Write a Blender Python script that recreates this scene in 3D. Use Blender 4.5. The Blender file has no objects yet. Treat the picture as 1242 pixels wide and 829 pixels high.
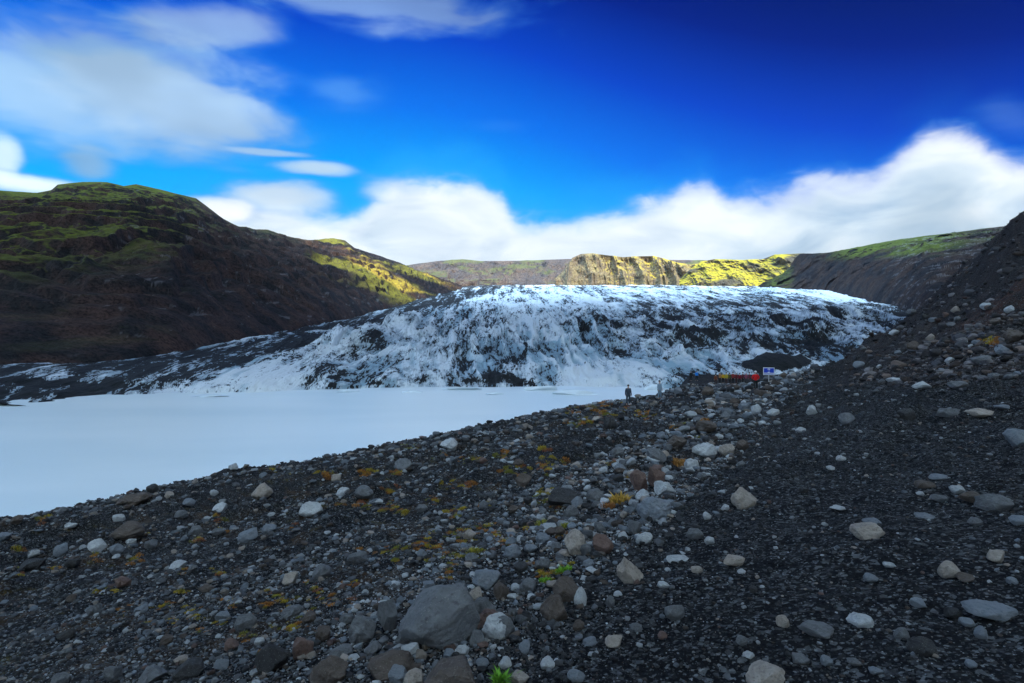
import bpy, math, random
import numpy as np
from mathutils import Vector

random.seed(7)
rng = np.random.default_rng(11)
S = bpy.context.scene
COL = S.collection
F, CX, HY = 690.0, 621.0, 400.0        # focal length in photo pixels, principal column, horizon row
WATER = -14.0

# ------------------------------------------------------------------ camera, world, sun, exposure
cam_d = bpy.data.cameras.new("camera")
cam = bpy.data.objects.new("camera", cam_d)
COL.objects.link(cam)
cam.location = (0, 0, 0)
cam.rotation_euler = (math.radians(90), 0, 0)
cam_d.sensor_width = 36.0
cam_d.lens = 36.0 * F / 1242.0
cam_d.shift_y = -(414.5 - HY) / 1242.0
cam_d.clip_start = 0.1
cam_d.clip_end = 40000
S.camera = cam

SUN_EL, SUN_AZ = 26.0, 162.0           # azimuth clockwise from the viewing direction (+Y)
sun_dir = Vector((math.sin(math.radians(SUN_AZ)) * math.cos(math.radians(SUN_EL)),
                  math.cos(math.radians(SUN_AZ)) * math.cos(math.radians(SUN_EL)),
                  math.sin(math.radians(SUN_EL))))
sl = bpy.data.lights.new("sun", 'SUN')
sl.energy = 5.0
sl.angle = math.radians(0.5)
sl.color = (1.0, 0.86, 0.60)
so = bpy.data.objects.new("sun", sl)
COL.objects.link(so)
so.rotation_euler = sun_dir.to_track_quat('Z', 'Y').to_euler()

S.view_settings.view_transform = 'Standard'
S.view_settings.look = 'None'
S.view_settings.gamma = 1
S.view_settings.use_curve_mapping = False
S.view_settings.exposure = 0.3
S.render.engine = 'CYCLES'
S.cycles.max_bounces = 5
S.cycles.volume_bounces = 0
S.cycles.use_denoising = True


class NT:
    """small helper to write node trees"""
    def __init__(s, tree):
        s.t = tree
        s.n = tree.nodes
        s.l = tree.links

    def new(s, typ, **kw):
        n = s.n.new(typ)
        for k, v in kw.items():
            setattr(n, k, v)
        return n

    def put(s, sock, v):
        if isinstance(v, bpy.types.NodeSocket):
            s.l.new(v, sock)
        else:
            sock.default_value = v

    def m(s, op, a, b=0.0, c=0.0, clamp=False):
        n = s.new('ShaderNodeMath', operation=op, use_clamp=clamp)
        s.put(n.inputs[0], a); s.put(n.inputs[1], b); s.put(n.inputs[2], c)
        return n.outputs[0]

    def mix(s, f, a, b, mode='MIX'):
        n = s.new('ShaderNodeMix', data_type='RGBA', blend_type=mode)
        s.put(n.inputs[0], f)
        for i, v in ((6, a), (7, b)):
            if not isinstance(v, bpy.types.NodeSocket):
                v = tuple(v) + (1,) if len(v) == 3 else v
            s.put(n.inputs[i], v)
        return n.outputs[2]

    def smooth(s, v, lo, hi, a=0.0, b=1.0):
        n = s.new('ShaderNodeMapRange', interpolation_type='SMOOTHSTEP')
        s.put(n.inputs[0], v)
        n.inputs[1].default_value = lo; n.inputs[2].default_value = hi
        n.inputs[3].default_value = a; n.inputs[4].default_value = b
        return n.outputs[0]

    def noise(s, vec, scale, detail=5, rough=0.55, dist=0.0, out=0):
        n = s.new('ShaderNodeTexNoise')
        s.put(n.inputs['Vector'], vec)
        n.inputs['Scale'].default_value = scale
        n.inputs['Detail'].default_value = detail
        n.inputs['Roughness'].default_value = rough
        n.inputs['Distortion'].default_value = dist
        return n.outputs[out]

    def ramp(s, f, stops):
        n = s.new('ShaderNodeValToRGB')
        s.put(n.inputs[0], f)
        e = n.color_ramp.elements
        while len(e) < len(stops):
            e.new(0.5)
        for el, (p, c) in zip(e, stops):
            el.position = p
            el.color = tuple(c) + (1,)
        return n.outputs[0]

    def mapping(s, vec, scale=(1, 1, 1), rot=(0, 0, 0), loc=(0, 0, 0)):
        n = s.new('ShaderNodeMapping')
        s.put(n.inputs[0], vec)
        n.inputs['Location'].default_value = loc
        n.inputs['Rotation'].default_value = rot
        n.inputs['Scale'].default_value = scale
        return n.outputs[0]


def az_el(px, py):
    az = math.atan((px - CX) / F)
    el = math.atan((HY - py) / F * math.cos(az))
    return math.degrees(az), math.degrees(el)


def build_world():
    w = bpy.data.worlds.new("World")
    S.world = w
    w.use_nodes = True
    w.node_tree.nodes.clear()
    N = NT(w.node_tree)
    tc = N.new('ShaderNodeTexCoord')
    nrm = N.new('ShaderNodeVectorMath', operation='NORMALIZE')
    N.l.new(tc.outputs['Generated'], nrm.inputs[0])
    D = nrm.outputs[0]
    sep = N.new('ShaderNodeSeparateXYZ')
    N.l.new(D, sep.inputs[0])
    X, Y, Z = sep.outputs
    az = N.m('MULTIPLY', N.m('ARCTAN2', X, Y), 57.29578)
    el = N.m('MULTIPLY', N.m('ARCSINE', Z), 57.29578)
    sky = N.new('ShaderNodeTexSky', sky_type='NISHITA', sun_disc=False)
    sky.sun_elevation = math.radians(SUN_EL)
    sky.sun_rotation = math.radians(SUN_AZ)
    sky.air_density = 1.0
    sky.dust_density = 0.3
    sky.ozone_density = 3.0
    nish = N.mix(1.0, sky.outputs[0], (0.02, 0.06, 0.16), 'MULTIPLY')
    # polarised, deep blue clear sky: bright cyan low down, navy overhead and away to the right
    el2 = N.m('ADD', el, N.m('MULTIPLY', N.smooth(az, -12, 46), 13.0))
    grad = N.ramp(N.m('DIVIDE', el2, 50.0), [
        (0.0, (0.10, 0.50, 0.85)), (0.16, (0.0, 0.44, 0.90)), (0.30, (0.0, 0.33, 0.86)),
        (0.42, (0.0, 0.15, 0.74)), (0.55, (0.0, 0.045, 0.50)), (0.68, (0.0, 0.008, 0.20)),
        (0.80, (0.0, 0.002, 0.07)), (1.0, (0.01, 0.02, 0.08))])
    base = N.mix(0.06, grad, nish)
    # ---- clouds, laid out by azimuth and elevation of the sky
    comb = N.new('ShaderNodeCombineXYZ')
    N.put(comb.inputs[0], az); N.put(comb.inputs[1], el)
    A = comb.outputs[0]
    soft = N.noise(N.mapping(A, (0.05, 0.10, 1)), 1.0, 3, 0.5)            # broad
    wisp = N.noise(N.mapping(A, (0.07, 0.20, 1), rot=(0, 0, 0.12)), 1.6, 4, 0.5, 0.4)
    puff = N.noise(N.mapping(A, (0.16, 0.22, 1)), 1.0, 3, 0.45, 0.3)
    # bank along the horizon
    prof = [(-150, 205), (0, 240), (60, 262), (150, 262), (230, 250), (270, 242), (330, 232), (375, 246), (420, 256),
            (460, 228), (500, 214), (560, 213), (605, 232), (640, 263), (700, 262), (760, 248), (810, 228),
            (850, 213), (885, 233), (930, 226), (980, 211), (1040, 208), (1075, 190), (1100, 166),
            (1135, 148), (1175, 155), (1210, 180), (1242, 190), (1320, 180), (1500, 120)]
    fc = N.new('ShaderNodeFloatCurve')
    N.put(fc.inputs['Value'], N.m('DIVIDE', N.m('ADD', az, 60), 120, clamp=True))
    cv = fc.mapping.curves[0]
    pts = [((az_el(p, q)[0] + 60) / 120, az_el(p, q)[1] / 30) for p, q in prof]
    while len(cv.points) < len(pts):
        cv.points.new(0.5, 0.5)
    for cp, (a, b) in zip(cv.points, pts):
        cp.location = (a, b)
        cp.handle_type = 'AUTO_CLAMPED'
    fc.mapping.update()
    top = N.m('MULTIPLY', fc.outputs[0], 30.0)
    dd = N.m('SUBTRACT', top, el)
    dd = N.m('ADD', dd, N.m('MULTIPLY', N.m('SUBTRACT', puff, 0.5), 3.0))
    dd = N.m('ADD', dd, N.m('MULTIPLY', N.m('SUBTRACT', wisp, 0.5), 2.2))
    fray = N.noise(N.mapping(A, (0.45, 0.8, 1), rot=(0, 0, 0.2)), 1.0, 5, 0.6, 0.5)
    dd = N.m('ADD', dd, N.m('MULTIPLY', N.m('SUBTRACT', fray, 0.5), 1.5))
    bank = N.smooth(dd, -1.1, 2.4)
    bshade = N.noise(N.mapping(A, (0.11, 0.26, 1), rot=(0, 0, 0.25)), 1.0, 4, 0.5, 0.6)
    bcol = N.ramp(bshade, [(0.30, (0.36, 0.50, 0.66)), (0.5, (0.60, 0.71, 0.80)), (0.66, (0.80, 0.86, 0.90))])
    # bright sunlit head of the bank on the right, greyer body beneath
    edge = N.smooth(dd, 0.6, 4.0, 1.0, 0.0)
    bcol = N.mix(N.m('MULTIPLY', edge, 0.65), bcol, (0.80, 0.86, 0.92))
    right = N.smooth(az, 16, 34)
    low = N.smooth(dd, 3.5, 8.0)
    bcol = N.mix(N.m('MULTIPLY', N.m('MULTIPLY', right, low), 0.55), bcol, (0.30, 0.41, 0.52))
    centre = N.m('MULTIPLY', N.smooth(az, -18, -6), N.smooth(az, 14, 24, 1, 0))
    bcol = N.mix(N.m('MULTIPLY', centre, 0.4), bcol, (0.80, 0.85, 0.89))
    base = N.mix(N.m('MULTIPLY', N.m('MULTIPLY', N.smooth(dd, -4.0, 0.0), 0.5), N.smooth(az, 5, 25, 1, 0.1)), base, (0.02, 0.36, 0.82))
    bcol = N.mix(N.smooth(bank, 0.0, 0.75), (0.06, 0.38, 0.80), bcol)
    out = N.mix(bank, base, bcol)
    # separate clouds: centre, half-axes in photo pixels, tilt, opacity, colour
    blobs = [((110, 100), (250, 90), 6, 0.95, (0.30, 0.47, 0.66), 0.5),
             ((210, 125), (175, 58), -3, 0.8, (0.34, 0.50, 0.70), 0.45),
             ((245, 30), (110, 40), 10, 0.7, (0.24, 0.37, 0.56), 0.5),
             ((450, 2), (210, 34), 0, 0.62, (0.22, 0.38, 0.62), 0.8),
             ((430, 112), (55, 26), 5, 0.33, (0.20, 0.50, 0.85), 0.6),
             ((384, 204), (58, 10), 1, 0.85, (0.55, 0.72, 0.86), 0.35),
             ((320, 184), (62, 6), 1, 0.7, (0.45, 0.62, 0.80), 0.3),
             ((2, 190), (28, 34), 0, 0.85, (0.60, 0.74, 0.86), 0.6),
             ((108, 200), (44, 30), 0, 0.75, (0.22, 0.36, 0.52), 0.5),
             ((40, 222), (120, 14), 2, 0.9, (0.70, 0.80, 0.90), 0.4),
             ((345, 240), (66, 24), 0, 0.9, (0.62, 0.74, 0.86), 0.4),
             ((275, 256), (50, 18), 0, 0.9, (0.84, 0.90, 0.96), 0.4),
             ((1225, 140), (60, 26), -25, 0.22, (0.25, 0.40, 0.62), 0.5),
             ((605, 152), (44, 9), 0, 0.12, (0.2, 0.5, 0.85), 0.5),
             ((470, 230), (40, 20), 0, 0.5, (0.80, 0.88, 0.96), 0.5)]
    wq = N.new('ShaderNodeTexNoise'); N.put(wq.inputs['Vector'], N.mapping(A, (0.085, 0.17, 1), rot=(0, 0, 0.1)))
    wq.inputs['Scale'].default_value = 1.0; wq.inputs['Detail'].default_value = 4; wq.inputs['Roughness'].default_value = .5
    ws = N.new('ShaderNodeSeparateColor'); N.l.new(wq.outputs[1], ws.inputs[0])
    wx_ = N.m('SUBTRACT', ws.outputs[0], 0.5); wy_ = N.m('SUBTRACT', ws.outputs[1], 0.5)
    for (c, r, tilt, op, col, rough) in blobs:
        a0, e0 = az_el(*c)
        a1, _ = az_el(c[0] + r[0] * .5, c[1])
        a2, _ = az_el(c[0] - r[0] * .5, c[1])
        _, e1 = az_el(c[0], c[1] - r[1])
        ra = max(abs(a1 - a2), .3)
        re = max(abs(e1 - e0), .2)
        t = math.radians(tilt)
        big = min(1.0, r[1] / 30.0)
        dx = N.m('ADD', N.m('SUBTRACT', az, a0), N.m('MULTIPLY', wx_, min(24.0 * (0.35 + .65 * big), ra * 1.1)))
        dy = N.m('ADD', N.m('SUBTRACT', el, e0), N.m('MULTIPLY', wy_, min(9.0 * big, re * 1.3)))
        ux = N.m('DIVIDE', N.m('ADD', N.m('MULTIPLY', dx, math.cos(t)), N.m('MULTIPLY', dy, math.sin(t))), ra)
        uy = N.m('DIVIDE', N.m('SUBTRACT', N.m('MULTIPLY', dy, math.cos(t)), N.m('MULTIPLY', dx, math.sin(t))), re)
        d = N.m('SQRT', N.m('ADD', N.m('MULTIPLY', ux, ux), N.m('MULTIPLY', uy, uy)))
        d = N.m('ADD', d, N.m('MULTIPLY', N.m('SUBTRACT', wisp, 0.5), rough * 2.6))
        mk = N.m('MULTIPLY', N.smooth(d, 0.25, 1.32, 1, 0), op)
        lc = N.mix(N.smooth(soft, 0.35, 0.65), tuple(v * 0.85 for v in col), tuple(min(v * 1.25, 1) for v in col))
        lc = N.mix(N.smooth(mk, 0.0, 0.6), (0.05, 0.28, 0.68), lc)
        out = N.mix(mk, out, lc)
    # unseen bright cloud added overhead behind the viewer as fill light
    back = N.smooth(Y, 0.12, -0.3, 0, 1) if False else N.smooth(Y, -0.15, 0.42, 1, 0)
    oc = N.noise(D, 2.2, 5, 0.5, 0.3)
    over = N.m('MULTIPLY', N.smooth(oc, 0.25, 0.58), back)
    zz = N.m('POWER', N.m('MAXIMUM', Z, 0.0), 1.6)
    vs = N.new('ShaderNodeVectorMath', operation='SCALE')
    vs.inputs[0].default_value = (2.05, 2.85, 3.65)
    N.put(vs.inputs['Scale'], N.m('ADD', 0.20, N.m('MULTIPLY', zz, 2.1)))
    out = N.mix(over, out, vs.outputs[0])
    bg = N.new('ShaderNodeBackground')
    N.put(bg.inputs[0], out)
    bg.inputs[1].default_value = 1.0
    wo = N.new('ShaderNodeOutputWorld')
    N.l.new(bg.outputs[0], wo.inputs[0])


build_world()

# ------------------------------------------------------------------ numpy noise
_perm = rng.permutation(4096).astype(np.int64)
_g2 = np.stack([np.cos(np.linspace(0, 2 * np.pi, 4096, endpoint=False)), np.sin(np.linspace(0, 2 * np.pi, 4096, endpoint=False))], 1).astype(np.float32)
_g2 = _g2[rng.permutation(4096)]
_g3 = rng.normal(size=(4096, 3)).astype(np.float32)
_g3 /= np.linalg.norm(_g3, axis=1)[:, None]


def pn2(x, y):
    xi = np.floor(x); yi = np.floor(y)
    fx = (x - xi).astype(np.float32); fy = (y - yi).astype(np.float32)
    xi = xi.astype(np.int64); yi = yi.astype(np.int64)
    u = fx * fx * fx * (fx * (fx * 6 - 15) + 10); v = fy * fy * fy * (fy * (fy * 6 - 15) + 10)

    def g(i, j):
        h = _perm[(_perm[(xi + i) & 4095] + yi + j) & 4095]
        gg = _g2[h]
        return gg[..., 0] * (fx - i) + gg[..., 1] * (fy - j)
    a = g(0, 0); b = g(1, 0); c = g(0, 1); d = g(1, 1)
    return ((a + u * (b - a)) + v * ((c + u * (d - c)) - (a + u * (b - a)))) * 1.5


def pn3(x, y, z):
    xi = np.floor(x); yi = np.floor(y); zi = np.floor(z)
    fx = (x - xi).astype(np.float32); fy = (y - yi).astype(np.float32); fz = (z - zi).astype(np.float32)
    xi = xi.astype(np.int64); yi = yi.astype(np.int64); zi = zi.astype(np.int64)
    u, v, w = [t * t * t * (t * (t * 6 - 15) + 10) for t in (fx, fy, fz)]
    res = 0
    for i in (0, 1):
        for j in (0, 1):
            for k in (0, 1):
                h = _perm[(_perm[(_perm[(xi + i) & 4095] + yi + j) & 4095] + zi + k) & 4095]
                gg = _g3[h]
                d = gg[..., 0] * (fx - i) + gg[..., 1] * (fy - j) + gg[..., 2] * (fz - k)
                res = res + d * (u if i else 1 - u) * (v if j else 1 - v) * (w if k else 1 - w)
    return res * 1.5


def fbm2(x, y, o=5, g=0.5, l=2.03):
    r = 0; a = 1.0; f = 1.0
    for i in range(o):
        r = r + a * pn2(x * f + 17.3 * i, y * f - 9.1 * i); a *= g; f *= l
    return r


def rid2(x, y, o=5, g=0.5, l=2.03):
    r = 0; a = 1.0; f = 1.0; t = 0; w = 1.0
    for i in range(o):
        n = 1 - np.abs(pn2(x * f + 31.7 * i, y * f + 5.9 * i)) * 1.6
        n = np.clip(n, 0, 1) ** 2
        r = r + a * n * w; t += a
        w = np.clip(n * 1.4, 0, 1)
        a *= g; f *= l
    return r / t


def fbm3(x, y, z, o=4, g=0.5, l=2.03):
    r = 0; a = 1.0; f = 1.0
    for i in range(o):
        r = r + a * pn3(x * f + 11.3 * i, y * f, z * f - 3.7 * i); a *= g; f *= l
    return r


def sst(x, a, b):
    t = np.clip((x - a) / (b - a), 0, 1)
    return t * t * (3 - 2 * t)


# ------------------------------------------------------------------ mesh helpers
def tag(o, label=None, cat=None, group=None, kind=None):
    if label: o['label'] = label
    if cat: o['category'] = cat
    if group: o['group'] = group
    if kind: o['kind'] = kind
    return o


def mesh_np(name, V, Fc, mat=None, attrs=None, cols=None, smooth=True, parent=None):
    V = np.ascontiguousarray(V, np.float32); Fc = np.ascontiguousarray(Fc, np.int32)
    me = bpy.data.meshes.new(name)
    k = Fc.shape[1]
    me.vertices.add(len(V)); me.vertices.foreach_set('co', V.ravel())
    me.loops.add(Fc.size); me.loops.foreach_set('vertex_index', Fc.ravel())
    me.polygons.add(len(Fc)); me.polygons.foreach_set('loop_start', np.arange(0, Fc.size, k, dtype=np.int32))
    me.update(calc_edges=True)
    me.polygons.foreach_set('use_smooth', np.full(len(Fc), smooth))
    for n, a in (attrs or {}).items():
        at = me.attributes.new(n, 'FLOAT', 'POINT')
        at.data.foreach_set('value', np.ascontiguousarray(a, np.float32).ravel())
    if cols is not None:
        at = me.color_attributes.new('col', 'FLOAT_COLOR', 'POINT')
        c = np.ones((len(V), 4), np.float32); c[:, :3] = cols
        at.data.foreach_set('color', c.ravel())
    if mat: me.materials.append(mat)
    o = bpy.data.objects.new(name, me)
    COL.objects.link(o)
    if parent: o.parent = parent
    return o


def grid_faces(nr, nc, wrap=False):
    i = np.arange(nr - 1)[:, None] * nc
    j = np.arange(nc if wrap else nc - 1)[None]
    j2 = (j + 1) % nc
    a = i + j; b = i + j2
    return np.stack([a, b, b + nc, a + nc], -1).reshape(-1, 4)


def sheet(name, X, Y, Z, mat, attrs=None, flip=False, wrap=False):
    nr, nc = X.shape
    V = np.stack([X, Y, Z], -1).reshape(-1, 3)
    Fc = grid_faces(nr, nc, wrap)
    if flip: Fc = Fc[:, ::-1]
    return mesh_np(name, V, Fc, mat, attrs)


# ------------------------------------------------------------------ materials
def mat_new(name):
    m = bpy.data.materials.new(name)
    m.use_nodes = True
    m.node_tree.nodes.clear()
    N = NT(m.node_tree)
    p = N.new('ShaderNodeBsdfPrincipled')
    o = N.new('ShaderNodeOutputMaterial')
    N.l.new(p.outputs[0], o.inputs[0])
    return m, N, p


def obj_pos(N):
    return N.new('ShaderNodeNewGeometry').outputs['Position']


def attr(N, n, col=False):
    a = N.new('ShaderNodeAttribute', attribute_name=n)
    return a.outputs['Color'] if col else a.outputs['Fac']


def bump(N, p, h, strength, dist, prev=None):
    b = N.new('ShaderNodeBump')
    b.inputs['Strength'].default_value = strength
    b.inputs['Distance'].default_value = dist
    N.put(b.inputs['Height'], h)
    if prev is not None: N.l.new(prev, b.inputs['Normal'])
    if p is not None: N.l.new(b.outputs[0], p.inputs['Normal'])
    return b.outputs[0]


def voro(N, vec, scale, feature='F1', out='Distance'):
    v = N.new('ShaderNodeTexVoronoi', feature=feature)
    N.put(v.inputs['Vector'], vec)
    v.inputs['Scale'].default_value = scale
    return v.outputs[out]


def mat_gravel():
    m, N, p = mat_new('black_gravel')
    P = obj_pos(N)
    big = N.noise(P, 0.18, 4, 0.6)
    mid = N.noise(P, 1.3, 5, 0.6)
    c = N.mix(N.smooth(big, 0.35, 0.65), (0.007, 0.0075, 0.009), (0.018, 0.019, 0.022))
    c = N.mix(N.m('MULTIPLY', N.smooth(mid, 0.50, 0.72), attr(N, 'warm')), c, (0.060, 0.036, 0.018))
    c = N.mix(N.m('MULTIPLY', N.smooth(N.noise(P, 2.1, 4, .6), 0.58, 0.75), attr(N, 'warm')), c, (0.075, 0.06, 0.012))
    c = N.mix(N.m('MULTIPLY', attr(N, 'hill'), N.smooth(big, .3, .6, .45, 1.0)), c, N.mix(N.smooth(mid, .4, .6), (0.015, 0.012, 0.012), (0.036, 0.025, 0.022)))
    c = N.mix(N.m('MULTIPLY', attr(N, 'rust'), N.smooth(mid, .35, .6)), c, (0.10, 0.035, 0.015))
    c = N.mix(attr(N, 'ash'), c, (0.006, 0.006, 0.007))
    # every grain has its own tone
    for sc, amt in ((60.0, 0.9), (26.0, 0.55)):
        vc = voro(N, P, sc, out='Color')
        sp = N.new('ShaderNodeSeparateColor'); N.l.new(vc, sp.inputs[0])
        c = N.mix(N.m('MULTIPLY', N.smooth(sp.outputs[0], 0.80, 1.0), amt), c, (0.15, 0.16, 0.17))
        c = N.mix(N.m('MULTIPLY', N.smooth(sp.outputs[1], 0.6, 0.95), 0.5), c, (0.008, 0.008, 0.010))
    N.put(p.inputs['Base Color'], c)
    p.inputs['Roughness'].default_value = 0.95
    p.inputs['Specular IOR Level'].default_value = 0.08
    b = bump(N, None, voro(N, P, 45.0), 0.7, 0.012)
    b = bump(N, None, voro(N, P, 15.0), 0.7, 0.04, b)
    b = bump(N, None, voro(N, P, 6.0), 0.3, 0.08, b)
    bump(N, p, N.noise(P, 2.0, 8, 0.7), 0.5, 0.2, b)
    return m


def mat_stone(name, c1, c2, c3, use_col=False, scale=1.0):
    m, N, p = mat_new(name)
    tc = N.new('ShaderNodeTexCoord').outputs['Object']
    P = tc if not use_col else obj_pos(N)
    n1 = N.noise(P, 2.2 * scale, 6, 0.62, 0.5)
    n2 = N.noise(P, 11 * scale, 6, 0.7)
    if use_col:
        c = attr(N, 'col', True)
        c = N.mix(N.m('MULTIPLY', N.smooth(n2, 0.4, 0.7), 0.5), c, N.mix(1.0, c, (0.4, 0.4, 0.42), 'MULTIPLY'))
    else:
        c = N.mix(N.smooth(n1, 0.35, 0.62), c1, c2)
        c = N.mix(N.smooth(n2, 0.50, 0.72), c, c3)
        c = N.mix(N.m('MULTIPLY', N.smooth(N.noise(P, 30 * scale, 3, .5), .62, .72), .6), c, (0.28, 0.29, 0.27))
    N.put(p.inputs['Base Color'], c)
    p.inputs['Roughness'].default_value = 0.8
    p.inputs['Specular IOR Level'].default_value = 0.3
    b = bump(N, None, n1, 0.5, 0.25)
    bump(N, p, N.noise(P, 18 * scale, 8, 0.75), 0.55, 0.06, b)
    return m


def mat_mountain(name, moss, moss2, rock, rock2, tan, moss_lo=0.55, moss_hi=0.75, scale=0.02, blotch=0.55, strata=0.0):
    m, N, p = mat_new(name)
    g = N.new('ShaderNodeNewGeometry')
    P = g.outputs['Position']
    sp = N.new('ShaderNodeSeparateXYZ'); N.l.new(g.outputs['Normal'], sp.inputs[0])
    n1 = N.noise(P, scale, 7, 0.62, 0.4)
    n2 = N.noise(P, scale * 6, 8, 0.7)
    n3 = N.noise(N.mapping(P, (1, 1, 4)), scale * 2.2, 7, 0.65)
    r = N.mix(N.smooth(n1, 0.38, 0.62), rock, rock2)
    r = N.mix(N.m('MULTIPLY', N.smooth(n2, 0.56, 0.70), blotch), r, tan)
    r = N.mix(N.m('MULTIPLY', N.smooth(n2, 0.47, 0.33), 0.0), r, tan)
    r = N.mix(N.smooth(N.noise(P, scale * 14, 5, .7), .47, .60), r, N.mix(1.0, r, (0.36, 0.36, 0.42), 'MULTIPLY'))
    if strata:
        r = N.mix(N.m('MULTIPLY', N.smooth(n3, 0.52, 0.62), strata), r, N.mix(1.0, r, (0.35, 0.33, 0.36), 'MULTIPLY'))
    g1 = N.mix(N.smooth(n2, 0.35, 0.65), moss, moss2)
    flat = N.m('ADD', sp.outputs[2], N.m('MULTIPLY', N.m('SUBTRACT', n2, 0.5), 0.55))
    flat = N.m('ADD', flat, N.m('MULTIPLY', N.m('SUBTRACT', n3, 0.5), 0.5))
    g1 = N.mix(attr(N, 'gold'), g1, N.mix(N.smooth(n2, .4, .6), (0.40, 0.32, 0.035), (0.22, 0.15, 0.045)))  # lighter golden moss on the lit spur: sunlight painted into the colour
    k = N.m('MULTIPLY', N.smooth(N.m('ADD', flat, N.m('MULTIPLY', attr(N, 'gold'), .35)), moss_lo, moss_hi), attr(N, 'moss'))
    c = N.mix(k, r, g1)
    c = N.mix(attr(N, 'pale'), c, (0.30, 0.30, 0.33))
    N.put(p.inputs['Base Color'], c)
    p.inputs['Roughness'].default_value = 0.9
    p.inputs['Specular IOR Level'].default_value = 0.2
    b = bump(N, None, n1, 0.6, 0.25 / scale)
    bump(N, p, n2, 1.0, 0.10 / scale, b)
    return m


def mat_ice():
    m, N, p = mat_new('dirty_glacier_ice')
    P = obj_pos(N)
    dirt_shade = attr(N, 'dirt_shade'); blue = attr(N, 'blue')
    n2 = N.noise(N.mapping(P, (1, .6, 1), rot=(0, 0, .5)), 0.8, 9, 0.75, 0.6)
    n1 = N.noise(P, 0.12, 7, 0.65, 0.8)
    c = N.mix(N.smooth(N.m('ADD', blue, N.m('MULTIPLY', N.m('SUBTRACT', n1, 0.5), 0.8)), 0.35, 0.95), (0.67, 0.74, 0.80), (0.28, 0.42, 0.51))
    # thin grey ash film
    fl1 = N.noise(N.mapping(P, (0.50, 0.085, 0.3), rot=(0, 0, 0.45)), 1.0, 6, 0.62, 0.3)
    fl2 = N.noise(N.mapping(P, (0.42, 0.080, 0.3), rot=(0, 0, -0.35)), 1.0, 6, 0.62, 0.3)
    def thin(v, w): return N.smooth(N.m('ABSOLUTE', N.m('SUBTRACT', v, 0.5)), 0.0, w, 1, 0)
    streak = N.m('MAXIMUM', thin(fl1, .035), thin(fl2, .03))
    dirt_shade = N.m('ADD', dirt_shade, N.m('MULTIPLY', N.m('MULTIPLY', streak, N.smooth(dirt_shade, -0.1, 0.35)), 0.14))
    n2 = N.m('ADD', N.m('MULTIPLY', N.m('SUBTRACT', n2, 0.5), 0.75), 0.5)
    film = N.smooth(N.m('ADD', dirt_shade, N.m('MULTIPLY', N.m('SUBTRACT', n2, 0.5), 0.9)), 0.12, 0.46)
    c = N.mix(N.m('MULTIPLY', film, 0.70), c, (0.17, 0.24, 0.30))
    solid = N.smooth(N.m('ADD', dirt_shade, N.m('MULTIPLY', N.m('SUBTRACT', n2, 0.5), 0.9)), 0.52, 0.68)
    c = N.mix(solid, c, (0.010, 0.012, 0.014))
    N.put(p.inputs['Base Color'], c)
    N.put(p.inputs['Roughness'], N.smooth(solid, 0, 1, 0.55, 0.9))
    p.inputs['Specular IOR Level'].default_value = 0.3
    b = bump(N, None, n1, 0.5, 2.0)
    b = bump(N, None, fl1, .7, 1.6, b)
    bump(N, p, n2, 0.8, 0.3, b)
    return m


def mat_plain(name, col, rough=0.7, spec=0.3, nscale=0, amt=0.3):
    m, N, p = mat_new(name)
    if nscale:
        n = N.noise(N.new('ShaderNodeTexCoord').outputs['Object'], nscale, 4, .6)
        c = N.mix(N.m('MULTIPLY', N.smooth(n, .4, .65), amt), col, tuple(v * .45 for v in col))
        N.put(p.inputs['Base Color'], c)
    else:
        p.inputs['Base Color'].default_value = tuple(col) + (1,)
    p.inputs['Roughness'].default_value = rough
    p.inputs['Specular IOR Level'].default_value = spec
    return m


def mat_water():
    m, N, p = mat_new('milky_meltwater')
    P = obj_pos(N)
    n = N.noise(N.mapping(P, (0.6, 1.6, 1)), 0.03, 4, 0.5)
    c = N.mix(N.smooth(n, .35, .65), (0.70, 0.80, 0.84), (0.78, 0.86, 0.89))
    N.put(p.inputs['Base Color'], c)
    p.inputs['Roughness'].default_value = 0.32
    p.inputs['IOR'].default_value = 1.33
    bump(N, p, N.noise(N.mapping(P, (1, 1, 1)), 0.5, 4, .5), 0.12, 0.15)
    return m


# ------------------------------------------------------------------ ground sheet to the horizon, and the lake
gm = mat_gravel()
th = np.linspace(0, 2 * np.pi, 96, endpoint=False)
rr = np.array([0.0, 200, 600, 1500, 4000, 9000, 14000])
T, R = np.meshgrid(th, rr)
plainm = mat_plain('outwash_plain', (0.05, 0.05, 0.05), nscale=0.01)
tag(sheet('ground', R * np.sin(T), R * np.cos(T), np.full_like(R, -34.0), plainm, flip=True, wrap=True), kind='structure')

# ------------------------------------------------------------------ moraine slope in the foreground
def zplane(x, y):
    return -1.6 + 0.166 * x - 0.145 * y


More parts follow.
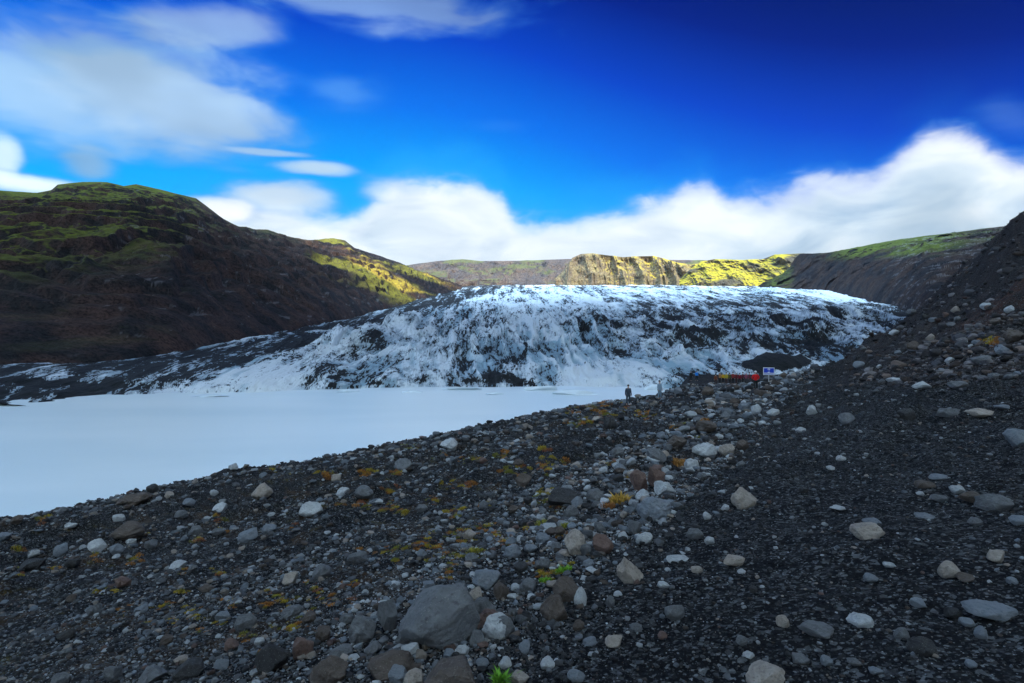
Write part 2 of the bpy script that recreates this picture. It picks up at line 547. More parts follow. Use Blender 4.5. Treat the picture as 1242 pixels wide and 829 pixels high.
ctrl = []
for u in (-0.95, -0.5, -0.1, 0.25):
    for d in (1, 4, 10, 22, 45, 75):
        ctrl.append((u * d, d, 0.0))
for u in (0.6, 0.9):
    for d in (3, 8, 15):
        ctrl.append((u * d, d, 0.0))
for x in (-40, -15, 10, 40):
    ctrl.append((x, -20, 0.0))
for px, py, d in [(1242, 455, 19), (1242, 402, 26), (1242, 330, 38), (1242, 262, 52), (1242, 268, 80),
                  (1190, 458, 21), (1190, 405, 32), (1190, 330, 52), (1200, 335, 85),
                  (1120, 461, 26), (1120, 425, 40), (1120, 388, 58), (1120, 398, 90),
                  (1060, 465, 32), (1060, 448, 46), (1060, 430, 60), (1060, 445, 85),
                  (980, 468, 45), (980, 454, 62), (980, 466, 85),
                  (930, 470, 52), (930, 466, 60), (930, 474, 85),
                  (880, 474, 56), (880, 470, 66), (880, 478, 85),
                  (840, 477, 72), (800, 484, 80), (740, 490, 86), (640, 506, 74), (540, 530, 62), (430, 554, 52),
                  (330, 574, 46), (200, 602, 41), (0, 640, 36),
                  (1380, 250, 30), (1380, 455, 13), (1500, 200, 40), (1500, 455, 10), (1700, 455, 6)]:
    x = (px - CX) / F * d
    ctrl.append((x, d, (HY - py) / F * d - zplane(x, d)))
ctrl = np.array(ctrl, float)


def tps_fit(c):
    n = len(c)
    d = np.hypot(c[:, None, 0] - c[None, :, 0], c[:, None, 1] - c[None, :, 1])
    K = np.where(d > 0, d * d * np.log(d + 1e-12), 0) + np.eye(n) * 2.0
    P = np.c_[np.ones(n), c[:, :2]]
    A = np.zeros((n + 3, n + 3)); A[:n, :n] = K; A[:n, n:] = P; A[n:, :n] = P.T
    return np.linalg.solve(A, np.r_[c[:, 2], np.zeros(3)])


TW = tps_fit(ctrl)


def tps(x, y):
    r = np.zeros_like(x) + TW[-3] + TW[-2] * x + TW[-1] * y
    for (cx, cy, _), w in zip(ctrl, TW[:-3]):
        d2 = (x - cx) ** 2 + (y - cy) ** 2 + 1e-9
        r = r + w * 0.5 * d2 * np.log(d2)
    return r


def ground_z(x, y, fine=True):
    x = np.asarray(x, float); y = np.asarray(y, float)
    xc = np.clip(x, -90, 90); yc = np.clip(y, -25, 95)
    z = zplane(x, y) + tps(xc, yc)
    rr_ = np.hypot(x, y)
    s = (1.15 * x - y) / 1.524            # metres away from the shore line, across it
    t = (x + 1.15 * y) / 1.524            # along it
    far = sst(rr_, 4, 18)
    wob = fbm2(t / 26.0, s / 5.5, 5, .55) * 0.62 * far
    z = z + wob
    z = z + fbm2(x / 2.6 + 40, y / 2.6, 5, .55) * (0.06 + 0.15 * far)
    hill = sst(x - 0.30 * y, 8, 20)
    z = z + hill * fbm2(x / 7.0, y / 7.0 + 9, 5) * 0.9
    if fine:
        z = z + fbm2(x / 0.55, y / 0.55, 3) * 0.025 * (1 + 1.5 * far)
    # shore bank: steepens towards the water, then dips below it
    e = np.maximum(0, -12.3 - z) 
    z = z - 0.6 * e
    # snout flat behind the crest where the crowd stands
    u = x / np.maximum(y, 1)
    back = sst(y, 73, 87) * sst(u, 0.25, 0.32)
    z = z * (1 - back) + back * (-8.6 - 0.03 * (y - 88) + 0.2 * fbm2(x / 6, y / 6, 3) - 6.0 * sst(y, 122, 150))
    return np.maximum(z, -20.0)


def build_moraine():
    a = np.r_[np.linspace(-180, -62, 40)[:-1], np.linspace(-62, -46, 60)[:-1], np.linspace(-46, 46, 1150)[:-1], np.linspace(46, 62, 60)[:-1], np.linspace(62, 180, 40)[:-1]]
    a = np.radians(a)
    r = np.exp(np.linspace(math.log(1.0), math.log(165.0), 760))
    A, R = np.meshgrid(a, r)
    X = R * np.sin(A); Y = R * np.cos(A)
    Z = ground_z(X, Y)
    u = X / np.maximum(Y, .5)
    s = (1.15 * X - Y) / 1.524
    warm = sst(-s, 2.0, 7) * (0.35 + 0.65 * (fbm2(X / 9, Y / 9, 3) > -0.1)) 
    warm = warm * (1 - sst(u, 0.45, 0.6))
    hillside = sst(u, 0.50, 0.62) * sst(HY - Z / np.maximum(Y, .5) * F, 474, 440) * (Y > 15)
    rust = np.exp(-((X - 30) ** 2 / 30 + (Y - 34) ** 2 / 16)) * 0.9
    ash = sst(Y, 104, 118) * 0.9
    o = sheet('moraine_slope', X, Y, Z, gm, {'warm': warm, 'rust': rust, 'ash': ash, 'hill': hillside}, flip=True, wrap=True)
    tag(o, kind='structure')
    # the spot under the viewer
    n = len(a)
    V = np.c_[X[0], Y[0], Z[0]]
    V = np.vstack([V, [[0, 0, float(ground_z(0.0, 0.0))]]])
    me_f = np.stack([np.arange(n), (np.arange(n) + 1) % n, np.full(n, n)], 1)[:, ::-1]
    o2 = mesh_np('moraine_slope_centre', V, me_f[:, ::1], gm)
    o2.parent = o


build_moraine()

T, R = np.meshgrid(np.linspace(0, 2 * np.pi, 128, endpoint=False), np.array([0.0, 60, 140, 300, 900, 2500]))
lake = sheet('water', R * np.sin(T), R * np.cos(T) , np.full_like(R, WATER), mat_water(), flip=True, wrap=True)
tag(lake, kind='structure')
# keep the lake only in front of the glacier: the sheet runs beneath the ice and the moraine

# ------------------------------------------------------------------ glacier
def tab(px, xs, ys):
    return np.interp(px, xs, ys)


def build_glacier():
    px = np.linspace(-180, 1260, 1700)
    rows = np.linspace(0, 1, 780)
    # control: image row (-> height) at given log distance for a set of columns
    Ds = np.array([100, 112, 124, 138, 160, 200, 280, 400, 600, 900, 1500, 2400, 3300, 5200], float)
    cols = {
        -260: [492, 480, 470, 463, 456, 450, 446, 440, 430, 420, 410, 400, 395, 390],
        0:    [498, 486, 474, 462, 452, 444, 438, 430, 420, 410, 400, 392, 388, 384],
        100:  [500, 488, 478, 466, 454, 446, 440, 430, 418, 408, 398, 390, 385, 380],
        200:  [505, 492, 479, 463, 450, 440, 428, 420, 410, 402, 392, 386, 380, 376],
        300:  [510, 498, 482, 462, 448, 434, 420, 409, 402, 395, 388, 380, 374, 370],
        400:  [515, 504, 488, 466, 448, 430, 412, 400, 392, 386, 380, 372, 366, 362],
        500:  [520, 510, 494, 470, 450, 428, 406, 391, 381, 373, 363, 356, 352, 350],
        600:  [520, 510, 494, 470, 452, 430, 407, 390, 376, 364, 353, 348.5, 347, 346],
        700:  [520, 512, 497, 472, 453, 432, 408, 390, 374, 362, 352, 348, 346.5, 346],
        800:  [515, 506, 490, 468, 450, 430, 408, 392, 376, 364, 352, 348, 346.5, 346],
        900:  [510, 500, 484, 464, 446, 428, 408, 393, 379, 367, 354, 349, 347, 346],
        1000: [508, 498, 482, 462, 444, 427, 409, 393, 379, 367, 355, 350, 348, 346],
        1100: [508, 498, 482, 462, 444, 426, 407, 393, 384, 376, 366, 360, 357, 354],
        1330: [508, 498, 482, 462, 446, 430, 410, 399, 391, 385, 380, 378, 376, 374]}
    cx = np.array(list(cols)); tabv = np.array([cols[k] for k in cols], float)
    D = np.exp(np.log(104) + rows * (np.log(4300) - np.log(104)))
    rowv = np.stack([np.interp(np.log(D), np.log(Ds), tv) for tv in tabv], 0)       # cols x rows
    PY = np.stack([np.interp(px, cx, rowv[:, i]) for i in range(len(D))], 0)
    # soften the piecewise table
    k = np.hanning(61); k /= k.sum()
    PYp = np.pad(PY, ((0, 0), (30, 30)), 'edge')
    PY = np.apply_along_axis(lambda v: np.convolve(v, k, 'valid'), 1, PYp)
    k = np.hanning(25); k /= k.sum()
    PYp = np.pad(PY, ((12, 12), (0, 0)), 'edge')
    PY = np.apply_along_axis(lambda v: np.convolve(v, k, 'valid'), 0, PYp)
    PX, DD = np.meshgrid(px, D)
    X = (PX - CX) / F * DD; Y = DD
    Z = (HY - PY) / F * DD
    # front: shoreline moves in and out
    # crevassed relief
    wx = X + 6 * fbm2(X / 40, Y / 40, 3); wy = Y + 6 * fbm2(X / 40 + 9, Y / 40 + 4, 3)
    c, s = math.cos(0.5), math.sin(0.5)
    a1 = c * wx + s * wy; b1 = -s * wx + c * wy
    r1 = rid2(a1 / 26.0, b1 / 60.0, 6, 0.55)
    c, s = math.cos(-0.7), math.sin(-0.7)
    a2 = c * wx + s * wy; b2 = -s * wx + c * wy
    r2 = rid2(a2 / 13.0 + 7, b2 / 40.0, 5, 0.6)
    r3 = rid2(wx / 70.0, wy / 110.0, 6, 0.5)
    hum = fbm2(X / 55.0, Y / 80.0, 4)
    ice = sst(DD, 124, 160)
    smooth_top = sst(DD, 520, 1000)
    mid = np.exp(-((PX - 660) / 130.0) ** 2)
    rough = (1 - 0.55 * smooth_top)
    leftsn = np.exp(-((PX - 300) / 100.0) ** 2) * np.exp(-((PY - 462) / 16.0) ** 2)     # smooth white tongue
    amp = 0.95 * (1 - 0.75 * leftsn)
    amp = amp * (1 + 0.0 * mid)
    # ice flow: the ridges fan out down the fall, so they are laid along azimuth and descent
    sc_ = np.clip((DD / 145.0) ** 0.50, .85, 4.5)       # ridges keep their size in metres, roughly, as the ice recedes
    ux = 640 + (PX - 640) * np.clip((DD / 145.0) ** 0.30, .9, 3.0)
    vy = 410 - np.cumsum(np.vstack([np.zeros((1, PX.shape[1])), np.abs(np.diff(PY, axis=0)) * sc_[1:]]), axis=0) + 60
    sx_ = ux + 6 * fbm2(ux / 46, vy / 30, 3); sy_ = vy + 4 * fbm2(ux / 46 + 8, vy / 30 + 3, 3)
    edge0 = 200 + (476 - PY) * 3.3
    left0 = 1 - sst(PX - edge0, -40, 30)
    wl = 1 - sst(PX, 430, 560); wr = sst(PX + 20 * fbm2(PX / 60, PY / 40, 2), 690, 800); wm = 1 - wl - wr

    def flow(fn, la, ll, off, third=None):
        r = 0
        for w, an in ((wl, -1.0), (wm, 0.40), (wr, 0.95)):
            u_ = (sx_ - 640) * math.cos(an) - (sy_ - 410) * math.sin(an); v_ = (sx_ - 640) * math.sin(an) + (sy_ - 410) * math.cos(an)
            r = r + w * (fn(u_ / la + off, v_ / ll) if third is None else fn(u_ / la + off, third, v_ / ll))
        return r
    q1 = flow(lambda a, b: rid2(a, b, 6, 0.5), 28.0, 70.0, 0)
    q2 = flow(lambda a, b: rid2(a, b, 5, 0.55), 10.0, 28.0, 40)
    q3 = rid2(sx_ / 75.0 + 3, sy_ / 34.0, 5, 0.5)
    depth_px = sst(PY, 352, 395)
    r1, r2 = q1, q2
    disp = (q1 - .35) * 10.0 * (.08 + .92 * depth_px) + (q2 - .35) * 6.5 * (.12 + .88 * depth_px) + (q3 - .35) * 13.0 * (.14 + .86 * depth_px)
    disp = 1.35 * disp / sc_ ** .55 * (1 - .62 * left0)
    dpx = disp.copy()
    disp = disp * DD / F + hum * 1.2
    # individual dark mounds
    mounds = [(485, 392, 30, 330, 8), (430, 408, 40, 250, 5), (455, 420, 22, 215, 6), (930, 384, 40, 350, 7),
              (395, 450, 18, 152, 2.5), (610, 462, 26, 146, 2.0), (1010, 372, 40, 500, 9), (985, 398, 30, 300, 5),
              (725, 392, 40, 330, 5), (560, 430, 30, 190, 4), (920, 425, 40, 200, 4), (850, 405, 36, 260, 5)]
    md = np.zeros_like(X)
    for mx, my, rx, dm, h in mounds:
        g = np.exp(-(((PX - mx) / rx) ** 2 + (np.log(DD / dm) / 0.10) ** 2))
        disp = disp + g * h
        md = md + g
    Z_base = Z.copy(); zb0 = Z_base
    Z = Z + 1.5 * sst(zb0 + 0.8 * fbm2(X / 9, Y / 9, 3), -14.8, -12.6)
    Z = Z + disp * amp * sst(zb0, -14.8, -12.0) * (0.45 + 0.55 * sst(zb0, -12.5, -7.0))
    Z = np.where(DD > 1400, Z - 0, Z)
    # far field: small dark hummocks along the crest
    hk = rid2(X / 60.0, Y / 200.0, 4, .5)
    Z = Z + sst(DD, 900, 1500) * (hk - 0.35) * 5
    # fold edges under at the far end
    # ash and dirt, with relief shade mixed in
    n1 = fbm2(X / 22.0 + 3, Y / 34.0, 6, 0.6)
    n1 = fbm3(sx_ / 24.0 + 3, (Z - Z_base) / DD * F * sc_ / 8.0, sy_ / 12.0, 6, 0.62)
    dpx = (Z - Z_base) / DD * F * sc_
    n2 = flow(lambda a, c, b: fbm3(a, c, b, 5, .6), 7.5, 30.0, 30, dpx / 6.0)
    n3 = fbm2(sx_ / 60.0 + 70, sy_ / 22.0, 5, 0.55)
    n4 = fbm2(PX / 110.0, PY / 45.0 + 5, 4, 0.55)
    def lines(a, b, k):
        return np.clip(1 - np.abs(fbm2(a, b, 4, .55)) * k, 0, 1)
    def lines3(a, b, c, k):
        return np.clip(1 - np.abs(fbm3(a, b, c, 4, .6)) * k, 0, 1)
    ln = flow(lambda a, c, b: lines3(a, c, b, 6.0), 18.0, 60.0, 3, dpx / 16.0)
    ln2 = np.maximum(flow(lambda a, c, b: lines3(a, c, b, 5.0), 6.0, 26.0, 30, dpx / 9.0), .7 * lines3(sx_ / 15.0 + 18, dpx / 9., sy_ / 6.0, 6.0))
    right = sst(PX - 700, 0, 110) * sst(PY, 353, 370) * (1 - 0.7 * sst(PY, 418, 440))
    edge_px = 200 + (476 - PY) * 3.3
    left = 1 - sst(PX - edge_px + 14 * fbm2(X / 20, Y / 20, 3), -22, 16)      # debris-covered left margin
    tongue = (1 - left) * sst(PX, 400, 330) * sst(PY, 438, 450)
    white_top = np.exp(-((PX - 720) / 215.0) ** 4) * sst(PY, 376, 362)
    white_band = np.exp(-((PX - 1035) / 75.0) ** 4) * np.exp(-((PY - (363 + (PX - 1035) * 0.13)) / 8.0) ** 4)
    front = np.exp(-((PX - 720) / 60.0) ** 4) * sst(PY, 450, 460)
    ln3 = flow(lambda a, c, b: lines3(a, c, b, 4.5), 3.2, 15.0, 60, dpx / 5.0)
    dirt_shade = 0.05 + 0.26 * n1 + 0.20 * n2 + 0.09 * n3 + 0.10 * n4 + 0.50 * ln3 ** 1.2 * (.7 + n1) + 0.58 * ln ** 1.4 * (.8 + n4) + 0.66 * ln2 ** 1.5 * (.8 + n3) - 0.16 * np.exp(-((PX - 800) / 90.0) ** 4) * sst(PY, 418, 430)
    dirt_shade = dirt_shade + 0.30 * right + (0.56 - .22 * sst(fbm3(sx_ / 7, dpx / 4, sy_ / 3, 4, .6), .15, .6)) * left - 0.06 * white_top - 0.30 * tongue - 0.35 * white_band - .08 * front
    dirt_shade = dirt_shade + 0.55 * (0.36 - r1) + 0.30 * (.34 - q3) + 0.3 * sst(360 - PY, 0, 6) * sst(fbm2(sx_ / 16, sy_ / 1.6, 4, .6), .2, .5) + 0.30 * np.clip(md, 0, 1) - 0.06 * mid  # hollows between ridges darkened: relief shading painted in with the ash
    dirt_shade = dirt_shade - 0.7 * left * (np.exp(-((PY - (441 - (PX - 140) * .2)) / 2.6) ** 2) * sst(PX, 130, 150) * sst(PX, 225, 205) + np.exp(-((PY - (425 - (PX - 245) * .155)) / 1.5) ** 2) * sst(PX, 235, 250) * sst(PX, 360, 340))
    dirt_shade = dirt_shade + 0.36 * np.exp(-((PX - 570) / 70.0) ** 4) * np.exp(-((PY - 466) / 4.0) ** 2)
    g = np.exp(-(((PX - 942) / 36.0) ** 2 + (np.log(DD / 152) / 0.075) ** 2))
    g_ash = g
    dirt_shade = dirt_shade + 0.40 * sst(PX, 1040, 1120) * sst(PY, 362, 375)
    dirt_shade = dirt_shade + 0.5 * np.exp(-((PY - 348.8) / 1.5) ** 2) * (fbm2(X / 60, Y / 60, 3) > 0.0)
    blue = 0.42 - r1 * 0.9 - r2 * 0.7 + 0.50 + 0.4 * n4 - 0.35 * white_top - 0.3 * tongue - .4 * white_band + .2 * sst(PY, 380, 430)
    Z = Z_base * g + Z * (1 - g) + g * 4.8
    Z = Z - 1.2 * sst(-zb0, 14.0, 14.5)
    dirt_shade = dirt_shade * (1 - sst(g_ash, .12, .5)) + 1.6 * sst(g_ash, .12, .5)
    o = sheet('glacier', X, Y, Z, mat_ice(), {'dirt_shade': np.clip(dirt_shade, -1, 2), 'blue': np.clip(blue, 0, 1)}, flip=False)
    tag(o, 'crevassed blue white glacier streaked with black ash, ending at the lake', 'glacier', kind='structure')


build_glacier()

# ------------------------------------------------------------------ mountains
def mountain(name, mat, px, base, crest, nrow=300, ncol=800, amp=0.012, terr=0.0, terr_h=12.0, butt=0.0, prof=1.0,
             back=1.5, fine=0.006, mossf=None, palef=None, sunlit_goldf=None, seed=0.0, gully=0.0, freq=1.0):
    """base / crest: lists of (px, py, D). The sheet climbs from base to crest, then falls away behind."""
    P = np.linspace(px[0], px[1], ncol)
    b = np.array(base, float); c = np.array(crest, float)
    bp = np.interp(P, b[:, 0], b[:, 1]); bd = np.exp(np.interp(P, b[:, 0], np.log(b[:, 2])))
    cp = np.interp(P, c[:, 0], c[:, 1]); cd = np.exp(np.interp(P, c[:, 0], np.log(c[:, 2])))
    k = np.hanning(2 * (ncol // 60) + 3); k /= k.sum(); h = len(k) // 2
    sm = lambda v: np.convolve(np.pad(v, (h, h), 'edge'), k, 'valid')
    bd, cd = sm(bd), sm(cd)
    t = np.r_[np.linspace(-0.12, 1, nrow), 1 + np.linspace(0, 0.6, 40)[1:]]
    Tt, PX = np.meshgrid(t, P, indexing='ij')
    U = (PX - CX) / F
    k2 = np.hanning(2 * (ncol // 14) + 3); k2 /= k2.sum(); h2 = len(k2) // 2
    cps = np.convolve(np.pad(cp, (h2, h2), 'edge'), k2, 'valid')
    cp = cps[None] + (cp - cps)[None] * np.clip(Tt, 0, 1) ** 9
    zb = (HY - bp) / F * bd; zc = (HY - cp) / F * cd
    tc = np.minimum(Tt, 1)
    D = bd + (cd - bd) * Tt
    ZZ = zb + (zc - zb) * (np.sign(tc) * np.abs(tc) ** prof)
    over = np.maximum(0, Tt - 1)
    ZZ = ZZ - over * (zc - zb) * back * over * 2.5
    X = U * D; Y = D.copy(); Z = ZZ.copy()
    fade = np.clip((1.02 - tc) * 6, 0.10, 1)           # keeps the skyline where it is
    q = freq
    hgt = np.maximum(zc - zb, 20)
    n = fbm2(X * q / 130.0 + seed, (Y * 0.6 + Z) * q / 130.0, 6, 0.55)
    dep = amp * D * n * 1.2
    rg = rid2(X * q / 90.0 + seed + 5, (Z * (0.08 if butt > .015 else .35) + Y * .1) * q / 90.0, 5, .55)
    dep = dep - butt * D * (rg - .4)
    if gully:
        gl = rid2((X * .8 + Y * .6) * q / 60.0 + seed, Z * q / 240.0, 5, .6)
        dep = dep + gully * D * (gl - .4)
    Y = Y + dep * fade; X = X + dep * U * fade
    if terr:
        hh = Z / terr_h + 1.5 * fbm2(X * q / 190.0 + seed, Y * q / 190.0, 6, .55)
        fr = hh - np.floor(hh)
        st = np.floor(hh) + sst(fr, 0.58, 0.98)
        Z = Z + (st - hh) * terr_h * terr * np.clip((1.0 - tc) * 5, 0.0, 1) * np.clip(tc * 4, 0, 1)
    Z = Z + fbm2(X * q / 45.0 + seed, Y * q / 45.0, 5, 0.55) * fine * D * fade
    IY = HY - Z / Y * F
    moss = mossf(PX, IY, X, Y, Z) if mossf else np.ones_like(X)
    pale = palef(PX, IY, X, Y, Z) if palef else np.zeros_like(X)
    gold = sunlit_goldf(PX, IY, X, Y, Z) if sunlit_goldf else np.zeros_like(X)
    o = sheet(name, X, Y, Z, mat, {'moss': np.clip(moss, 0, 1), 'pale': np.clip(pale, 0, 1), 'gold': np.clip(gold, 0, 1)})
    tag(o, kind='structure')
    return o


# far valley-end plateau, faint and distant
far_mat = mat_mountain('far_plateau_rock', (0.16, 0.17, 0.05), (0.09, 0.11, 0.04), (0.10, 0.085, 0.085), (0.15, 0.11, 0.09), (0.22, 0.17, 0.13),
                       0.45, 0.75, 0.006)
mountain('far_mountain', far_mat, (440, 1050), [(440, 352, 4600), (1050, 352, 4600)],
         [(440, 330, 5200), (500, 321, 5200), (530, 317, 5200), (560, 314.5, 5200), (585, 317, 5200), (630, 316.5, 5200), (700, 314, 5200), (860, 316, 5200), (1050, 318, 5200)],
         nrow=110, ncol=420, amp=0.010, prof=0.6, butt=0.024, fine=.002, terr=.5, terr_h=90, seed=3.3, freq=0.5,
         mossf=lambda PX, IY, X, Y, Z: 0.7 * sst(fbm2(X / 300, Z / 120, 4), -0.1, 0.3))

cliff_mat = mat_mountain('sunlit_cliff_rock', (0.52, 0.38, 0.05), (0.36, 0.28, 0.05), (0.20, 0.15, 0.10), (0.30, 0.24, 0.13), (0.46, 0.38, 0.16),
                         0.50, 0.78, 0.010, blotch=0.8, strata=.5)
mountain('sunlit_cliff', cliff_mat, (672, 870), [(672, 352, 3300), (870, 352, 3300)],
         [(672, 340, 3500), (686, 325, 3480), (694, 313, 3450), (704, 308.5, 3450), (718, 307.5, 3450), (735, 309.5, 3450), (756, 312, 3480), (775, 311, 3500), (792, 310.5, 3500),
          (806, 314, 3500), (822, 319, 3500), (838, 321, 3500), (850, 320, 3500), (870, 324, 3500)],
         nrow=240, ncol=620, amp=0.008, butt=0.050, prof=0.5, seed=8.1, freq=0.7, fine=.0012, terr=0.3, terr_h=70, gully=0.006,
         mossf=lambda PX, IY, X, Y, Z: sst(PX, 700, 760) * sst(fbm2(X / 220, Z / 120 + 3, 4), -0.35, 0.15))
green_mat = mat_mountain('sunlit_moss_hill', (0.48, 0.38, 0.03), (0.24, 0.23, 0.03), (0.10, 0.09, 0.07), (0.14, 0.12, 0.08), (0.26, 0.22, 0.10),
                         0.30, 0.62, 0.010, strata=.3)
mountain('green_hill', green_mat, (824, 985), [(824, 352, 2800), (985, 352, 2700)],
         [(824, 340, 3000), (838, 326, 3000), (850, 317.5, 3000), (866, 314.5, 3000), (900, 315.5, 3000), (925, 314.5, 3000), (940, 309, 2950), (975, 307.5, 2900), (985, 309, 2900)],
         nrow=200, ncol=460, amp=0.012, butt=0.024, prof=0.7, seed=1.9, freq=0.8, fine=.0015, gully=0.004,
         mossf=lambda PX, IY, X, Y, Z: sst(fbm2(X / 200 + 4, Z / 100, 4), -0.45, 0.05) * (1 - sst(PX, 950, 970)))

# right-hand mountain
rm_mat = mat_mountain('right_mountain_rock', (0.10, 0.125, 0.02), (0.055, 0.075, 0.018), (0.020, 0.021, 0.026), (0.058, 0.038, 0.032), (0.11, 0.066, 0.048),
                      0.40, 0.70, 0.020, blotch=.4, strata=.5)
mountain('right_mountain', rm_mat, (920, 1600),
         [(920, 349, 2400), (985, 349, 1900), (1030, 352, 1400), (1065, 359, 1050), (1100, 373, 760), (1125, 388, 560), (1160, 400, 480), (1242, 430, 360), (1600, 470, 300)],
         [(920, 350, 2700), (930, 346, 2650), (945, 336, 2600), (957, 325, 2550), (964, 314, 2480), (970, 308, 2400), (1000, 307, 2100), (1030, 302, 1900), (1060, 296, 1750), (1100, 289, 1600), (1150, 283, 1500), (1200, 276.5, 1400), (1242, 272, 1300), (1330, 255, 1200), (1600, 200, 1000)],
         nrow=320, ncol=800, amp=0.012, butt=0.012, prof=0.85, seed=21.0, gully=0.005, fine=.004, terr=0.25, terr_h=40,
         mossf=lambda PX, IY, X, Y, Z: np.clip(1.3 * np.exp(-((PX - 1085) / 75.0) ** 4) * np.exp(-((IY - (300 - (PX - 1085) * 0.06)) / 11.0) ** 4) + 0.9 * np.exp(-((PX - 945) / 16.0) ** 4) + .5 * sst(IY, 300, 285), 0, 1)
         * sst(fbm2(X / 90, Z / 30, 4), -0.6, 0.1),
         palef=lambda PX, IY, X, Y, Z: 0.30 * (fbm2(X / 14, Z / 7, 3) > 0.48) * sst(PX, 1060, 1100))

# left mountain: terraced, mossy on top, brown scree below
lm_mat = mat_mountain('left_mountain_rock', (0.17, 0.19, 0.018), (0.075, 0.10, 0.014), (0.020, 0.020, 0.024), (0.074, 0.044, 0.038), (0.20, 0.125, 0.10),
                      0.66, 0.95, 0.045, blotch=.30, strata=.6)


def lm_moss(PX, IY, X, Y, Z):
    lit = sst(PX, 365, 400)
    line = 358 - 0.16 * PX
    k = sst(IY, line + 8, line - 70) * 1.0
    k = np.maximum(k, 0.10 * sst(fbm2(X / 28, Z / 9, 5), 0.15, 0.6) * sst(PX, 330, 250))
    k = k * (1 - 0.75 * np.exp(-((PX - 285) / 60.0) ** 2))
    k2 = sst(fbm2(X / 160 + 3, Z / 60, 3) + 0.5 * np.exp(-((PX - 430 - (IY - 310) * 1.1) / 28.0) ** 2), -0.1, 0.35) * (1 - sst(IY - (328 + (PX - 400) * .33), 0, 20))  # patch follows the sunlit flank, where painted sunlight tints the moss
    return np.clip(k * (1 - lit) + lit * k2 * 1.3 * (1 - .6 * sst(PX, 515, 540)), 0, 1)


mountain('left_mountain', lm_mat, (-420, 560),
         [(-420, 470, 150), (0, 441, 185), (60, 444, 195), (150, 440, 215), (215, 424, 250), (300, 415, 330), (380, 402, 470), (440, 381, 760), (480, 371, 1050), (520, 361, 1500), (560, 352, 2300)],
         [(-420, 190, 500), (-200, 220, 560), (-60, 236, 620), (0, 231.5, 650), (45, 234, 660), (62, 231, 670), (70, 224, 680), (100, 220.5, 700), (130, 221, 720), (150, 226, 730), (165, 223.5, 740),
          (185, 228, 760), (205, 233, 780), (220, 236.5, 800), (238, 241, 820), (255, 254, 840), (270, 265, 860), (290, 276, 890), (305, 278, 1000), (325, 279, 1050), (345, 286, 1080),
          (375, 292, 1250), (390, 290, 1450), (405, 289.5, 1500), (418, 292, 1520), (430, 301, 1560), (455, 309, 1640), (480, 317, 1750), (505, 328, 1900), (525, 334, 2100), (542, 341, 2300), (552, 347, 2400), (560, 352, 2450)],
         nrow=620, ncol=1500, amp=0.012, terr=0.92, terr_h=17.0, prof=0.85, seed=50.0, gully=0.012, butt=0.006, fine=.006, mossf=lm_moss, sunlit_goldf=lambda PX, IY, X, Y, Z: sst(PX, 360, 395),
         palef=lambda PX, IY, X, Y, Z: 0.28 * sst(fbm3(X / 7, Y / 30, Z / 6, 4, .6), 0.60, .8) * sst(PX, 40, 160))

# snow strips at the foot of the left mountain are part of the ice margin
def strip(name, pts, width_px, label):
    V = []; n = 60
    pts = np.array(pts, float)
    t = np.linspace(0, 1, n); s = np.linspace(0, 1, len(pts))
    P = np.stack([np.interp(t, s, pts[:, i]) for i in range(3)], 1)
    w = width_px * np.sin(np.pi * t) ** 0.6 * (1 + 0.5 * pn2(t * 9, t * 0 + width_px))
    rows = []
    for k in (-1, -0.5, 0, 0.5, 1):
        py = P[:, 1] + k * w * 0.5
        D = P[:, 2] - k * w * 1.2
        rows.append(np.stack([(P[:, 0] - CX) / F * D, D, (HY - py) / F * D + (0.6 if abs(k) < 1 else -1.5)], 1))
    V = np.stack(rows, 0)
    o = sheet(name, V[..., 0], V[..., 1], V[..., 2], snow_mat, flip=True)
    return o


snow_mat = mat_plain('old_snow', (0.72, 0.80, 0.86), 0.6, nscale=1.5, amt=.25)

# ------------------------------------------------------------------ stones
def ico(sub):
    t = (1 + 5 ** .5) / 2
    V = [(-1, t, 0), (1, t, 0), (-1, -t, 0), (1, -t, 0), (0, -1, t), (0, 1, t), (0, -1, -t), (0, 1, -t), (t, 0, -1), (t, 0, 1), (-t, 0, -1), (-t, 0, 1)]
    Fc = [(0, 11, 5), (0, 5, 1), (0, 1, 7), (0, 7, 10), (0, 10, 11), (1, 5, 9), (5, 11, 4), (11, 10, 2), (10, 7, 6), (7, 1, 8),
          (3, 9, 4), (3, 4, 2), (3, 2, 6), (3, 6, 8), (3, 8, 9), (4, 9, 5), (2, 4, 11), (6, 2, 10), (8, 6, 7), (9, 8, 1)]
    V = [np.array(v, float) / np.linalg.norm(v) for v in V]
    for _ in range(sub):
        cache = {}; nf = []

        def mid(a, b):
            k = (min(a, b), max(a, b))
            if k not in cache:
                m = V[a] + V[b]; V.append(m / np.linalg.norm(m)); cache[k] = len(V) - 1
            return cache[k]
        for a, b, c in Fc:
            ab, bc, ca = mid(a, b), mid(b, c), mid(c, a)
            nf += [(a, ab, ca), (b, bc, ab), (c, ca, bc), (ab, bc, ca)]
        Fc = nf
    return np.array(V), np.array(Fc)


ICO = {k: ico(k) for k in (0, 1, 2, 3, 4)}


